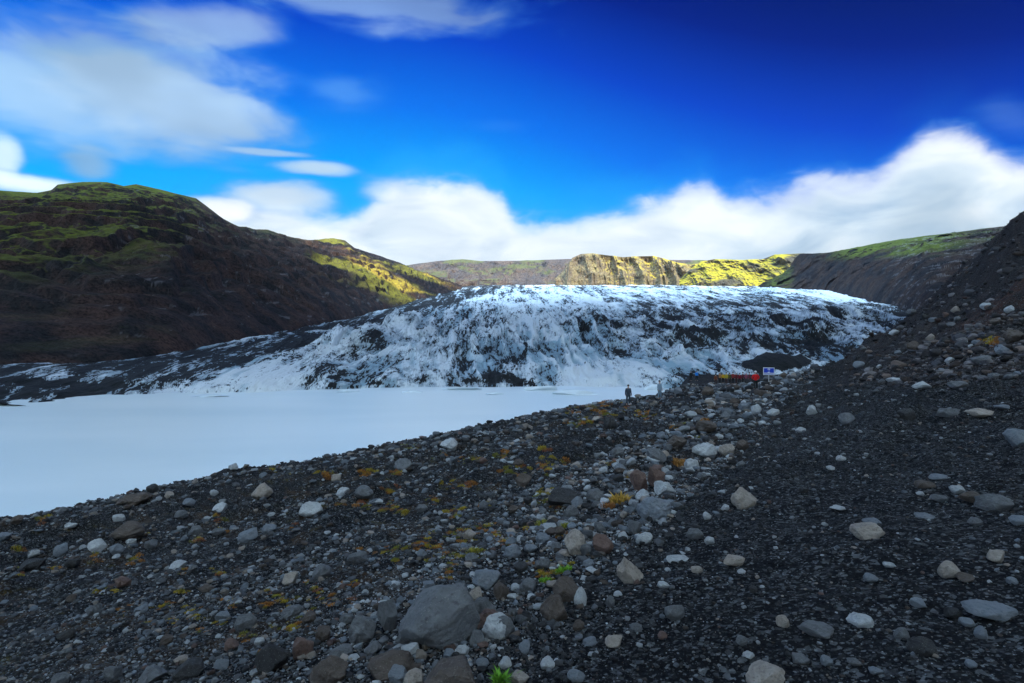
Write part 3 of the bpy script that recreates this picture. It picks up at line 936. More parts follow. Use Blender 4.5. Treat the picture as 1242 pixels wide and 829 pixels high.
def rock_verts(sub, seed, angular=0.5):
    r = np.random.default_rng(seed)
    V, Fc = ICO[sub]
    V = V.copy()
    o = r.uniform(-50, 50, 3)
    V = V * (1 + 0.30 * fbm3(V[:, 0] * .8 + o[0], V[:, 1] * .8 + o[1], V[:, 2] * .8 + o[2], 3)[:, None])
    for _ in range(int(5 + 7 * angular)):
        n = r.normal(size=3); n /= np.linalg.norm(n)
        d = r.uniform(0.52, 0.9)
        e = np.maximum(0, V @ n - d)
        V = V - (e * (0.75 + .25 * angular))[:, None] * n
    if sub >= 3:
        V = V * (1 + 0.05 * fbm3(V[:, 0] * 4 + o[0], V[:, 1] * 4, V[:, 2] * 4, 4)[:, None])
    ext = V.max(0) - V.min(0)
    V = (V - (V.max(0) + V.min(0)) / 2) / ext          # unit box, centred
    return V, Fc


def hit(px, py, dmin=1.5, dmax=95):
    """the point of the slope that shows at this picture position"""
    D = np.exp(np.linspace(math.log(dmin), math.log(dmax), 900))
    x = (px - CX) / F * D
    z = ground_z(x, D)
    below = (HY - py) / F * D <= z
    i = int(np.argmax(below))
    if not below[i]: return None
    return x[i], D[i], z[i]


PAL = {
    'grey': ((0.10, 0.107, 0.118), (0.15, 0.157, 0.168), (0.06, 0.062, 0.07)),
    'pale grey': ((0.34, 0.365, 0.385), (0.46, 0.48, 0.50), (0.19, 0.20, 0.215)),
    'tan': ((0.27, 0.235, 0.205), (0.36, 0.32, 0.285), (0.13, 0.112, 0.098)),
    'brown': ((0.075, 0.060, 0.052), (0.105, 0.086, 0.075), (0.05, 0.041, 0.037)),
    'dark': ((0.030, 0.031, 0.034), (0.045, 0.045, 0.048), (0.022, 0.022, 0.024)),
    'reddish': ((0.12, 0.077, 0.066), (0.155, 0.10, 0.085), (0.08, 0.053, 0.047)),
    'blue-grey': ((0.15, 0.175, 0.205), (0.19, 0.21, 0.24), (0.085, 0.10, 0.12)),
}
RM = {k: mat_stone('stone_' + k.replace(' ', '_').replace('-', '_'), *v) for k, v in PAL.items()}

# hand-placed boulders: centre px, centre py, width, height, colour, angular, label
HAND = [
    (531, 752, 82, 70, 'grey', .3, 'largest boulder, rounded dark grey, in the rock pile near the bottom'),
    (316, 598, 25, 18, 'tan', .2, 'smooth tan boulder on the dark shore bank above the lake'),
    (376, 620, 28, 18, 'pale grey', .8, 'pale grey angular boulder beside the smooth tan boulder'),
    (407, 583, 13, 9, 'tan', .4, None), (544, 542, 22, 14, 'pale grey', .4, 'pale rock standing out against the dark brow of the slope'),
    (441, 600, 22, 14, 'grey', .5, None), (432, 678, 24, 13, 'grey', .3, None), (587, 613, 12, 9, 'grey', .4, None),
    (469, 751, 25, 40, 'grey', .9, 'tall angular grey slab left of the largest boulder'),
    (438, 766, 34, 30, 'grey', .3, 'rounded grey rock left of the tall angular slab'),
    (366, 787, 25, 27, 'reddish', .4, 'dark reddish rounded rock in the bottom rock pile'),
    (330, 803, 40, 34, 'dark', .5, 'near black rock left of the dark reddish one'),
    (391, 771, 18, 18, 'brown', .5, None), (397, 818, 46, 30, 'brown', .6, 'brown rock cut by the bottom edge of the picture'),
    (474, 812, 60, 30, 'brown', .5, 'low brown mound of rock below the largest boulder'),
    (542, 826, 66, 34, 'brown', .3, 'smooth brownish boulder cut off below the largest boulder'),
    (482, 822, 24, 18, 'blue-grey', .8, None), (500, 826, 26, 20, 'tan', .7, None),
    (576, 724, 18, 18, 'tan', .3, None), (585, 740, 33, 27, 'grey', .6, 'grey rock touching the right side of the largest boulder'),
    (608, 719, 20, 22, 'brown', .2, None), (604, 764, 40, 30, 'pale grey', .6, 'pale grey slab leaning on a reddish one right of the largest boulder'),
    (592, 753, 34, 20, 'reddish', .7, 'reddish slab half under the pale grey one'),
    (590, 703, 36, 22, 'blue-grey', .8, None), (490, 775, 22, 18, 'grey', .5, None), (497, 792, 22, 14, 'pale grey', .7, None),
    (560, 790, 18, 10, 'pale grey', .5, None), (585, 806, 16, 12, 'blue-grey', .4, None), (636, 787, 14, 16, 'blue-grey', .4, None),
    (578, 776, 18, 16, 'grey', .4, None), (520, 712, 14, 10, 'blue-grey', .5, None), (420, 752, 18, 12, 'grey', .5, None),
    (352, 745, 26, 12, 'grey', .5, None), (412, 795, 30, 14, 'grey', .4, None), (452, 790, 20, 14, 'grey', .5, None),
    (741, 513, 16, 14, 'dark', .5, None), (750, 549, 18, 10, 'grey', .5, None), (797, 555, 24, 18, 'grey', .4, None),
    (821, 539, 27, 18, 'brown', .3, 'dark brown rounded rock in the diagonal band of rocks'),
    (858, 519, 25, 14, 'brown', .2, 'smooth brown rock near the upper end of the rock band'),
    (856, 548, 29, 18, 'pale grey', .5, None), (840, 565, 18, 16, 'pale grey', .4, None), (882, 548, 18, 16, 'tan', .4, None), (901, 541, 15, 12, 'brown', .4, None),
    (775, 586, 22, 28, 'reddish', .9, 'reddish block, left one of a split pair in the rock band'),
    (797, 581, 22, 26, 'reddish', .9, 'reddish block, right one of a split pair in the rock band'),
    (808, 594, 27, 17, 'pale grey', .5, None), (780, 601, 18, 12, 'pale grey', .4, None),
    (795, 620, 42, 26, 'blue-grey', .3, 'long rounded blue grey boulder below the reddish pair'),
    (684, 606, 40, 20, 'dark', .5, None), (693, 624, 20, 18, 'grey', .4, None), (722, 603, 22, 14, 'grey', .4, None),
    (728, 641, 15, 12, 'grey', .3, None), (698, 661, 28, 29, 'tan', .4, 'tan rounded rock beside the green moss in the rock band'),
    (732, 663, 26, 24, 'reddish', .6, None), (711, 668, 16, 14, 'grey', .4, None),
    (765, 695, 31, 31, 'tan', .9, 'triangular tan grey rock on the dark gravel'),
    (770, 642, 16, 18, 'grey', .6, None), (782, 655, 20, 14, 'pale grey', .6, None), (700, 610, 16, 12, 'blue-grey', .5, None),
    (905, 606, 32, 25, 'tan', .3, 'pale tan boulder alone on the dark gravel'),
    (858, 627, 10, 9, 'pale grey', .4, None), (880, 617, 10, 8, 'pale grey', .4, None), (861, 657, 12, 9, 'pale grey', .4, None),
    (823, 679, 27, 7, 'pale grey', .6, None), (892, 681, 25, 12, 'tan', .5, None), (806, 711, 16, 8, 'pale grey', .4, None),
    (846, 692, 14, 8, 'tan', .4, None), (900, 694, 10, 6, 'pale grey', .4, None),
    (672, 740, 34, 32, 'brown', .4, 'dark brown boulder, front one of a leaning pair'),
    (688, 717, 36, 26, 'brown', .5, 'dark brown boulder, rear one of a leaning pair'),
    (704, 726, 16, 23, 'pale grey', .8, 'small upright pale stone right of the dark brown pair'),
    (740, 732, 12, 14, 'grey', .5, None), (772, 763, 16, 10, 'grey', .4, None), (611, 764, 26, 28, 'grey', .4, None),
    (804, 773, 12, 9, 'reddish', .4, None), (909, 797, 14, 6, 'pale grey', .4, None), (640, 712, 20, 16, 'grey', .4, None),
    (1055, 646, 38, 20, 'tan', .4, 'humped tan rock in the middle of the dark gravel'),
    (1060, 634, 22, 8, 'blue-grey', .5, None), (1019, 618, 20, 6, 'pale grey', .5, None), (1153, 693, 24, 18, 'tan', .3, None),
    (1172, 702, 20, 8, 'brown', .4, None), (1124, 627, 22, 8, 'blue-grey', .4, None), (1163, 596, 17, 11, 'pale grey', .4, None),
    (1181, 604, 28, 14, 'brown', .4, None), (1210, 612, 38, 20, 'grey', .5, 'largest rock of the small row near the right edge'),
    (1140, 580, 20, 6, 'blue-grey', .5, None), (1124, 589, 22, 8, 'brown', .5, None), (1236, 533, 26, 22, 'blue-grey', .4, 'blue grey boulder at the right edge of the picture'),
    (1190, 502, 30, 10, 'tan', .7, None), (1153, 501, 24, 10, 'grey', .5, None), (1217, 496, 16, 5, 'blue-grey', .5, None),
    (1238, 633, 20, 12, 'blue-grey', .4, None), (1140, 606, 18, 8, 'grey', .4, None), (1117, 599, 9, 5, 'pale grey', .4, None),
    (950, 755, 15, 14, 'tan', .6, None), (993, 768, 42, 12, 'grey', .4, None), (1046, 756, 30, 13, 'pale grey', .4, None),
    (1158, 747, 20, 14, 'dark', .4, None), (1175, 756, 18, 9, 'blue-grey', .3, None), (1207, 746, 56, 14, 'blue-grey', .5, 'long flat blue grey rock near the right edge'),
    (1191, 769, 14, 16, 'blue-grey', .4, None), (1121, 788, 32, 18, 'dark', .3, None), (931, 824, 46, 24, 'tan', .4, 'pale tan rock cut by the bottom edge right of centre'),
    (973, 802, 20, 10, 'grey', .4, None), (1095, 771, 17, 12, 'grey', .4, None), (1037, 806, 16, 8, 'grey', .4, None), (1064, 817, 16, 7, 'blue-grey', .4, None),
    (1008, 568, 10, 5, 'pale grey', .5, None), (972, 523, 12, 6, 'pale grey', .5, None), (1080, 687, 14, 5, 'pale grey', .5, None), (910, 797, 8, 6, 'pale grey', .4, None),
    (1229, 706, 12, 8, 'blue-grey', .4, None),
    (150, 647, 37, 18, 'brown', .4, 'brown humped boulder on the slope close to the lake'),
    (116, 664, 21, 15, 'pale grey', .6, None), (143, 629, 13, 9, 'pale grey', .4, None), (140, 669, 16, 12, 'blue-grey', .4, None), (158, 659, 12, 8, 'pale grey', .4, None),
    (265, 617, 17, 10, 'pale grey', .4, None), (259, 600, 10, 7, 'pale grey', .4, None), (204, 601, 11, 8, 'tan', .4, None),
    (163, 607, 30, 14, 'brown', .6, None), (150, 611, 18, 10, 'brown', .5, None), (182, 662, 14, 10, 'grey', .4, None),
    (36, 688, 27, 13, 'dark', .4, None), (38, 672, 10, 7, 'grey', .4, None), (84, 727, 13, 9, 'brown', .4, None), (78, 771, 20, 11, 'dark', .4, None),
    (135, 819, 20, 17, 'grey', .2, None), (182, 821, 32, 18, 'grey', .5, None), (225, 815, 36, 18, 'dark', .5, None), (267, 808, 17, 14, 'blue-grey', .3, None),
    (280, 784, 17, 13, 'reddish', .4, None), (314, 780, 12, 8, 'pale grey', .4, None), (218, 802, 16, 8, 'tan', .4, None), (85, 638, 14, 5, 'pale grey', .5, None),
    (40, 673, 12, 8, 'pale grey', .4, None), (315, 803, 12, 20, 'dark', .4, None), (86, 685, 16, 10, 'dark', .4, None),
    (1232, 409, 22, 16, 'brown', .4, None), (1165, 468, 22, 9, 'grey', .5, None), (1120, 468, 20, 9, 'pale grey', .5, None), (1110, 421, 16, 11, 'brown', .4, None),
    (1192, 437, 20, 11, 'grey', .4, None), (1218, 425, 16, 12, 'blue-grey', .5, None), (1085, 462, 16, 8, 'pale grey', .5, None), (1197, 373, 12, 8, 'pale grey', .6, None),
    (1043, 443, 13, 8, 'blue-grey', .4, None), (985, 499, 12, 12, 'pale grey', .6, None), (859, 476, 16, 10, 'brown', .4, None), (904, 494, 14, 9, 'blue-grey', .4, None),
    (938, 500, 16, 8, 'pale grey', .5, None), (918, 497, 12, 12, 'pale grey', .5, None), (881, 506, 12, 10, 'grey', .4, None), (846, 502, 14, 10, 'brown', .4, None),
]
LAND = [(531, 752, 'the largest boulder'), (316, 598, 'the smooth tan boulder'), (150, 647, 'the brown humped boulder'),
        (786, 582, 'the split reddish pair of blocks'), (680, 728, 'the leaning dark brown pair'), (905, 606, 'the lone pale tan boulder'),
        (1055, 646, 'the humped tan rock on the gravel'), (932, 458, 'the blue sign'), (1210, 612, 'the big rock near the right edge'),
        (544, 542, 'the pale rock on the brow'), (1121, 788, 'the dark low rock lower right'), (1205, 425, 'the scree slope top right'),
        (60, 760, 'the lower left corner'), (931, 820, 'the pale rock at the bottom edge'), (753, 603, 'the orange grass tuft'), (280, 784, 'the small reddish rock lower left'),
        (1070, 455, 'the foot of the scree slope')]
ORD = ['nearest', 'second nearest', 'third nearest', 'fourth nearest', 'fifth nearest', 'sixth nearest', 'seventh nearest', 'eighth nearest', 'ninth nearest', 'tenth nearest']
ORD += [w + ' nearest' for w in 'eleventh twelfth thirteenth fourteenth fifteenth sixteenth seventeenth eighteenth nineteenth twentieth'.split()]
pending = []


def describe(px, py, w, h, colr):
    size = 'large' if w > 26 else 'medium' if w > 15 else 'small' if w > 8 else 'tiny'
    shape = 'flat' if w / h > 2.1 else 'tall' if h > w * 1.1 else ''
    dist = [((px - a) ** 2 + (py - b) ** 2, a, b, t) for a, b, t in LAND]
    d, a, b, t = min(dist)
    dx, dy = px - a, py - b
    if abs(dx) > abs(dy): rel = 'right of' if dx > 0 else 'left of'
    else: rel = 'in front of' if dy > 0 else 'beyond'
    return ' '.join(f'{size} {shape} {colr} stone {rel} {t}'.replace('near the lake', 'by the lake').split()), d


def place_rock(name, me, px, py, w, h, colr, label, rotz=None, sink=0.22):
    p = hit(px, py + h * (0.5 - 0.5 * sink))
    if p is None: return None
    x, D, z = p
    W = w / F * D; H = h / F * D * 1.18
    first = w > 80
    if first: W *= 1.2; H *= .88
    o = bpy.data.objects.new(name, me)
    COL.objects.link(o)
    o.scale = (W, W * random.uniform(.75, 1.0), H)
    o.location = (x, D + W * .15, z + H * (0.5 - sink))
    slope = 0.16
    o.rotation_euler = (random.uniform(-.06, .06), slope * random.uniform(-1.0, 0.2) * .6, -math.atan2(x, D) + random.uniform(-.15, .15))
    if first: o.rotation_euler = (0.1, -0.5, 0.1)
    cat = 'boulder' if w > 24 else 'stone'
    tag(o, label, cat, 'boulders and stones lying on the dark moraine slope')
    if label is None:
        l, d = describe(px, py, w, h, colr)
        pending.append((l, d, o))
    return o


def color_mesh(sub, seed, ang, colr, name='boulder'):
    V, Fc = rock_verts(sub, seed, ang)
    me = bpy.data.meshes.new(name)
    me.from_pydata(V.tolist(), [], Fc.tolist())
    me.polygons.foreach_set('use_smooth', np.full(len(Fc), True))
    me.materials.append(RM[colr])
    return me


taken = []
for i, (px, py, w, h, c, ang, lab) in enumerate(HAND):
    me = color_mesh(4 if w > 20 else 3, 100 + i, ang, c)
    if place_rock('boulder' if w > 24 else 'stone', me, px, py, w, h, c, lab):
        taken.append((px, py, max(w, h)))

# more stones of middling size, thick in the diagonal band and on the scree
variants = {}
names = list(PAL)
for j, c in enumerate(names):
    variants[c] = [color_mesh(3, 900 + j * 10 + k, random.uniform(.1, .9), c, 'stone') for k in range(5)]


def band(px, py):
    """how rocky the slope looks there in the photograph, 0..1"""
    bx = 960 - (py - 452) * 1.22 + 0.0
    d = (px - bx + 20) / (45 + 0.45 * (py - 450))
    b = np.exp(-d * d)
    sc = sst(px - (py - 400) * 0.0, 1010, 1080) * (py < 474 - (px - 1060) * 0.08)
    lf = 0.35 * (px < 960 - (py - 452) * 1.22)
    rt = 0.12
    return np.clip(np.maximum(np.maximum(b, sc * 0.9), np.maximum(lf, rt)), 0, 1)


n_extra = 292 - len(taken)
tries = 0
while n_extra > 0 and tries < 20000:
    tries += 1
    px = random.uniform(0, 1242); py = random.uniform(350, 829)
    if random.random() > float(band(px, py)) ** 1.4: continue
    if px > 1100 and py < 368: continue
    w = random.uniform(9, 15) * (1 + 0.9 * (py > 640) * random.random()) if random.random() < .8 else random.uniform(14, 22)
    if px > 1000 and py < 470: w = random.uniform(6, 13)
    if py < 560 and px < 1000: w = random.uniform(6, 12)
    if any((px - a) ** 2 + (py - b) ** 2 < ((w + c) * .5) ** 2 for a, b, c in taken): continue
    h = w * random.uniform(.5, .85)
    c = random.choices(names, (30, 12, 12, 14, 10, 6, 22))[0]
    if hit(px, py) is None: continue
    o = place_rock('stone', random.choice(variants[c]), px, py, w, h, c, None)
    if o:
        taken.append((px, py, w)); n_extra -= 1
groups = {}
for l, d, o in pending: groups.setdefault(l, []).append((d, o))
for l, lst in groups.items():
    lst.sort(key=lambda t: t[0])
    for k, (d, o) in enumerate(lst):
        o['label'] = l if len(lst) == 1 else (ORD[k] + ' ' + l if k < len(ORD) else l)


def scatter():
    """the countless smaller stones and pebbles as one mass"""
    N0 = 520000
    px = rng.uniform(-40, 1290, N0); 
    # sample in distance, then find height
    D = np.exp(rng.uniform(math.log(2.3), math.log(90), N0))
    x = (px - CX) / F * D
    z = ground_z(x, D)
    py = HY - z / D * F
    keep = (z > WATER) & (py < 900)
    px, D, x, z, py = [v[keep] for v in (px, D, x, z, py)]
    b = band(px, py)
    patch = sst(fbm2(x / 2.2 + 5, D / 2.2, 3), -0.5, 0.45)
    bare = sst(fbm2((x + 1.15 * D) / 1.524 / 14.0 + 31, (1.15 * x - D) / 1.524 / 3.0, 4), -0.35, 0.35)
    lowband = px < 960 - (py - 452) * 1.22
    prob = np.clip(np.where(lowband, 0.06 + .42 * bare ** 1.5, 0.16) + 0.95 * b ** 1.3 * (0.35 + .65 * patch) + .06 * patch, 0, 1)
    prob = np.where((px > 1000) & (py < 470 - (px - 1000) * 0.42), 0.16, prob)
    # foreshortening: less per metre of picture at grazing parts is natural; thin with distance
    keep = rng.uniform(size=len(px)) < prob * 0.6
    px, D, x, z, py, b = [v[keep] for v in (px, D, x, z, py, b)]
    n = len(px)
    pxs = 1.25 * (1 - rng.uniform(size=n) * 0.993) ** (-1 / 1.9)
    pxs = np.where(b > .5, pxs * 1.2, pxs)
    pxs = np.minimum(pxs, 5 + 12 * b)
    size = pxs / F * D
    size = np.clip(size, 0.008, 0.9)
    tone = rng.choice(7, n, p=[.27, .17, .08, .10, .16, .03, .19])
    base = np.array([PAL[c][0] for c in names])
    # stones lying out on the right-hand gravel are mostly as dark as it is
    col = base[tone] * rng.uniform(.6, 1.35, (n, 1))
    col[b < .4] *= 0.8
    hillm = (px > 1000) & (py < 474)
    col[hillm] = col[hillm] * np.array([.55, .48, .47])
    dark = (px > 960 - (py - 452) * 1.22 + 60) & (py > 470) & (rng.uniform(size=n) < .62)
    col[dark] = np.array([0.03, 0.032, 0.036]) * rng.uniform(.6, 1.6, (dark.sum(), 1))
    NV = 14
    for sub, sel, nm in ((2, pxs > 5.0, 'small_stones'), (1, (pxs <= 5.0) & (pxs > 2.3), 'pebbles'), (0, pxs <= 2.3, 'grit')):
        idx = np.where(sel)[0]
        var = [rock_verts(sub, 500 + k, 0.6) for k in range(NV)]
        VV = np.stack([v[0] for v in var]); Fc = var[0][1]
        m = len(idx); nv = VV.shape[1]
        vk = rng.integers(0, NV, m)
        P = VV[vk].copy()
        P *= (size[idx, None] * np.stack([np.ones(m), rng.uniform(.6, 1, m), rng.uniform(.4, .75, m)], 1))[:, None, :]
        a = rng.uniform(0, 2 * np.pi, m); t = rng.normal(0, .25, m)
        ct, stn = np.cos(t), np.sin(t)
        y1 = P[..., 1] * ct[:, None] - P[..., 2] * stn[:, None]; z1 = P[..., 1] * stn[:, None] + P[..., 2] * ct[:, None]
        ca, sa = np.cos(a), np.sin(a)
        x2 = P[..., 0] * ca[:, None] - y1 * sa[:, None]; y2 = P[..., 0] * sa[:, None] + y1 * ca[:, None]
        Q = np.stack([x2 + x[idx, None], y2 + D[idx, None], z1 + (z[idx] + size[idx] * .16)[:, None]], -1)
        FF = (Fc[None] + (np.arange(m) * nv)[:, None, None]).reshape(-1, 3)
        cc = np.repeat(col[idx][:, None], nv, 1).reshape(-1, 3)
        o = mesh_np(nm, Q.reshape(-1, 3), FF, scat_mat, cols=cc)
        tag(o, 'countless ' + {2: 'small loose stones strewn over', 1: 'small pebbles strewn over', 0: 'tiny grains of grit covering'}[sub] + ' the black moraine slope', 'gravel', kind='stuff')
        print('SC', nm, m, file=__import__('sys').stderr)


scat_mat = mat_stone('loose_stone', None, None, None, use_col=True, scale=3.0)
scatter()


# ------------------------------------------------------------------ moss, dry grass
def blades(name, spots, mat, parent=None):
    """spots: x, y, radius, blade height, colour, number"""
    V = []; Fc = []; C = []
    for x, y, r, hgt, c, n in spots:
        a = rng.uniform(0, 2 * np.pi, n); rad = r * np.sqrt(rng.uniform(size=n))
        bx = x + rad * np.cos(a); by = y + rad * np.sin(a) * .8
        bz = ground_z(bx, by)
        h = hgt * rng.uniform(.5, 1.1, n) * (1 - .5 * (rad / r) ** 2)
        lean = rng.normal(0, .45, (n, 2)) * h[:, None] + np.c_[np.cos(a), np.sin(a)] * (h * .35)[:, None]
        w = hgt * rng.uniform(.07, .14, n)
        ang = rng.uniform(0, np.pi, n)
        dx, dy = np.cos(ang) * w, np.sin(ang) * w
        k = len(V) and sum(len(v) for v in V)
        b0 = np.c_[bx - dx, by - dy, bz - .01]; b1 = np.c_[bx + dx, by + dy, bz - .01]
        m0 = np.c_[bx - dx * .7 + lean[:, 0] * .45, by - dy * .7 + lean[:, 1] * .45, bz + h * .6]
        m1 = np.c_[bx + dx * .7 + lean[:, 0] * .45, by + dy * .7 + lean[:, 1] * .45, bz + h * .6]
        tp = np.c_[bx + lean[:, 0], by + lean[:, 1], bz + h]
        base = k if k else 0
        V.append(np.stack([b0, b1, m1, m0, tp], 1).reshape(-1, 3))
        i = base + np.arange(n) * 5
        Fc.append(np.stack([i, i + 1, i + 2], 1)); Fc.append(np.stack([i, i + 2, i + 3], 1)); Fc.append(np.stack([i + 3, i + 2, i + 4], 1))
        cc = np.array(c)[None] * rng.uniform(.65, 1.35, (n, 1)) * np.array([1, 1, 1])
        C.append(np.repeat(cc, 5, 0))
    return mesh_np(name, np.vstack(V), np.vstack(Fc), mat, cols=np.vstack(C), smooth=False, parent=parent)


def mat_leaf():
    m, N, p = mat_new('grass_blades')
    N.put(p.inputs['Base Color'], attr(N, 'col', True))
    p.inputs['Roughness'].default_value = 0.7
    p.inputs['Specular IOR Level'].default_value = 0.2
    return m


leaf = mat_leaf()
CM = {'orange': (0.34, 0.15, 0.035), 'yellow': (0.34, 0.26, 0.03), 'olive': (0.17, 0.17, 0.03), 'green': (0.16, 0.30, 0.03), 'rust': (0.24, 0.095, 0.05)}
MM = 3.2
moss_zones = [((520, 672), (70, 16), 46), ((585, 652), (28, 8), 18), ((650, 640), (30, 8), 12), ((735, 500), (55, 14), 40), ((200, 740), (60, 18), 26),
              ((395, 720), (40, 18), 16), ((345, 727), (20, 8), 10), ((500, 610), (90, 30), 30), ((90, 690), (90, 40), 18), ((620, 560), (90, 30), 34),
              ((420, 570), (60, 12), 12), ((665, 695), (26, 12), 14), ((250, 655), (90, 25), 12), ((820, 530), (40, 16), 8), ((640, 610), (50, 20), 12), ((1190, 425), (20, 16), 8), ((300, 760), (90, 30), 16)]
spots = []
for (cx_, cy_), (sx, sy), n in moss_zones:
    for ii in range(int(n * MM)):
        if ii % 6 == 0: ccx, ccy = random.gauss(cx_, sx * .7), random.gauss(cy_, sy * .7)
        q = hit(random.gauss(ccx, 5), random.gauss(ccy, 2.5))
        if q is None: continue
        rpx = random.uniform(1.6, 5.5)
        c = random.choices(['orange', 'yellow', 'olive', 'rust'], (34, 30, 24, 14))[0]
        r = rpx / F * q[1]
        spots.append((q[0], q[1], r, r * random.uniform(.35, .7), CM[c], int(30 + rpx * 16)))
tag(blades('moss', spots, leaf), 'orange and yellow moss patches scattered between stones on the slope', 'moss', kind='stuff')
for px, py, wpx, hpx, c, lab in [(752, 606, 12, 9, (0.42, 0.26, 0.05), 'bright orange yellow grass tuft beside the split reddish pair'),
                                 (737, 614, 8, 6, (0.32, 0.14, 0.05), 'low rusty orange grass tuft left of the bright one'),
                                 (684, 692, 9, 6, (0.16, 0.36, 0.03), 'bright green grass tuft above the leaning dark brown boulders'),
                                 (661, 704, 7, 5, (0.14, 0.32, 0.03), 'small green grass tuft left of the brighter green one'),
                                 (659, 635, 13, 4, (0.24, 0.24, 0.04), 'wide low yellow green moss tuft in the rock band'),
                                 (687, 638, 8, 4, (0.26, 0.27, 0.04), 'small yellow green moss tuft right of the wide one'),
                                 (826, 562, 10, 6, (0.34, 0.17, 0.05), 'orange grass tuft between pale rocks high in the rock band'),
                                 (607, 826, 5, 14, (0.12, 0.28, 0.03), 'upright green grass tuft at the bottom edge of the picture'),
                                 (497, 754, 3, 3, (0.2, 0.3, 0.04), 'tiny green sprig beside the largest boulder'),
                                 (576, 668, 11, 4, (0.28, 0.26, 0.04), 'yellow green moss cushion among grey stones left of the band')]:
    q = hit(px, py + hpx * .4)
    if q is None: continue
    k = q[1] / F
    tag(blades('grass_tuft', [(q[0], q[1], wpx * k, hpx * k * 1.3, c, 170)], leaf), lab, 'grass tuft', 'grass tufts on the moraine')

# ------------------------------------------------------------------ ice floes along the far shore
floe_mat = mat_plain('floe_ice', (0.70, 0.80, 0.88), 0.5, nscale=2.0, amt=.3)
floe_dark = mat_plain('dirty_floe_ice', (0.03, 0.035, 0.04), 0.8, nscale=2.0, amt=.4)
for i, (px, py, w, h, dk, lab) in enumerate([
        (700, 477, 60, 7, 0, 'wide low white ice slab at the foot of the glacier tongue'), (655, 472, 44, 6, 0, 'white ice slab left of the wide one at the tongue'),
        (560, 472, 50, 4, 0, 'thin white ice shelf below the dark ice cliff'), (745, 489, 34, 4, 1, 'dark strip of gravelly ice beside the standing person'),
        (795, 471, 30, 8, 0, 'white ice block left of the dark sand bar'), (420, 475, 30, 4, 0, 'small white floe at the edge of the white ice tongue'),
        (600, 478, 24, 3, 0, 'thin floe floating clear of the glacier front'), (835, 473, 44, 7, 1, 'flat black ash bank at the water behind the brow'),
        (250, 481, 50, 3, 0, 'thin white ledge at the end of the ice tongue'), (500, 476, 26, 3, 0, 'narrow floe below the glacier front, left of centre')]):
    d = -WATER / ((py + h * .3 - HY) / F)
    V, Fc = rock_verts(3, 700 + i, .8)
    me = bpy.data.meshes.new('ice_floe'); me.from_pydata(V.tolist(), [], Fc.tolist()); me.materials.append(floe_dark if dk else floe_mat)
    me.polygons.foreach_set('use_smooth', np.full(len(Fc), True))
    o = bpy.data.objects.new('ice_floe', me); COL.objects.link(o)
    W = w / F * d
    o.scale = (W, W * .35, h / F * d * 1.5)
    o.location = ((px - CX) / F * d, d + W * .12, WATER + h / F * d * .15)
    tag(o, lab, 'ice floe', 'ice floes along the glacier front')

# ------------------------------------------------------------------ sign
def box_part(name, size, loc, mat, parent, bev=0.004):
    import bmesh
    bm = bmesh.new()
    bmesh.ops.create_cube(bm, size=1.0)
    for v in bm.verts: v.co = Vector((v.co.x * size[0], v.co.y * size[1], v.co.z * size[2]))
    bmesh.ops.bevel(bm, geom=bm.edges[:], offset=bev, segments=2, affect='EDGES')
    me = bpy.data.meshes.new(name); bm.to_mesh(me); bm.free()
    me.materials.append(mat)
    o = bpy.data.objects.new(name, me); COL.objects.link(o); o.location = loc; o.parent = parent
    return o


def poly_part(name, pts, y, th, mat, parent):
    n = len(pts)
    V = [(a, y, b) for a, b in pts] + [(a, y + th, b) for a, b in pts]
    Fc = [tuple(range(n)), tuple(range(2 * n - 1, n - 1, -1))] + [(i, i + n, (i + 1) % n + n, (i + 1) % n) for i in range(n)]
    me = bpy.data.meshes.new(name); me.from_pydata(V, [], Fc); me.materials.append(mat)
    o = bpy.data.objects.new(name, me); COL.objects.link(o); o.parent = parent
    return o


white_p = mat_plain('white_sign_paint', (0.75, 0.78, 0.8), .4)
blue_p = mat_plain('blue_sign_paint', (0.015, 0.06, 0.55), .4)
metal_p = mat_plain('galvanised_post', (0.42, 0.43, 0.44), .5, nscale=8)
D = 56.0
sx = (932.5 - CX) / F * D
sz = float(ground_z(sx, D))
k = D / F
sign = bpy.data.objects.new('information_sign', None); COL.objects.link(sign)
sign.location = (sx, D, sz - .1)
sign.rotation_euler = (0, 0, -math.atan2(sx, D) * .6)
tag(sign, 'blue information sign with white border on a thin pale post', 'sign')
htop = (HY - 446) * k - (sz - .1)
print('sign height', htop)
pw, ph = 12.8 * k, 9.2 * k
zc = htop - ph / 2
box_part('post', (0.075, 0.06, htop - ph * .2), (0, 0.05, (htop - ph * .2) / 2), metal_p, sign)
brd = box_part('panel', (pw, .03, ph), (0, 0, zc), white_p, sign, .01)
f = -.0175
bl = [(-.44, .35), (-.12, .35), (-.06, .12), (-.06, -.08), (-.12, -.20), (-.44, -.20)]
for s in (1, -1):
    q = [(a * s * pw, zc + b * ph) for a, b in bl]
    if s == -1: q = q[::-1]
    poly_part('blue_field', q, f, .003, blue_p, sign)
poly_part('blue_field', [(a * pw, zc + b * ph) for a, b in [(-.42, -.30), (.42, -.30), (.42, -.40), (-.42, -.40)]][::-1], f, .003, blue_p, sign)
poly_part('blue_field', [(a * pw, zc + b * ph) for a, b in [(-.42, .42), (.42, .42), (.42, .36), (-.42, .36)]][::-1], f, .003, blue_p, sign)
poly_part('pictogram', [(a * pw, zc + b * ph) for a, b in [(-.03, .28), (.03, .28), (.05, .1), (.035, -.12), (-.035, -.12), (-.05, .1)]][::-1], f - .001, .003, blue_p, sign)


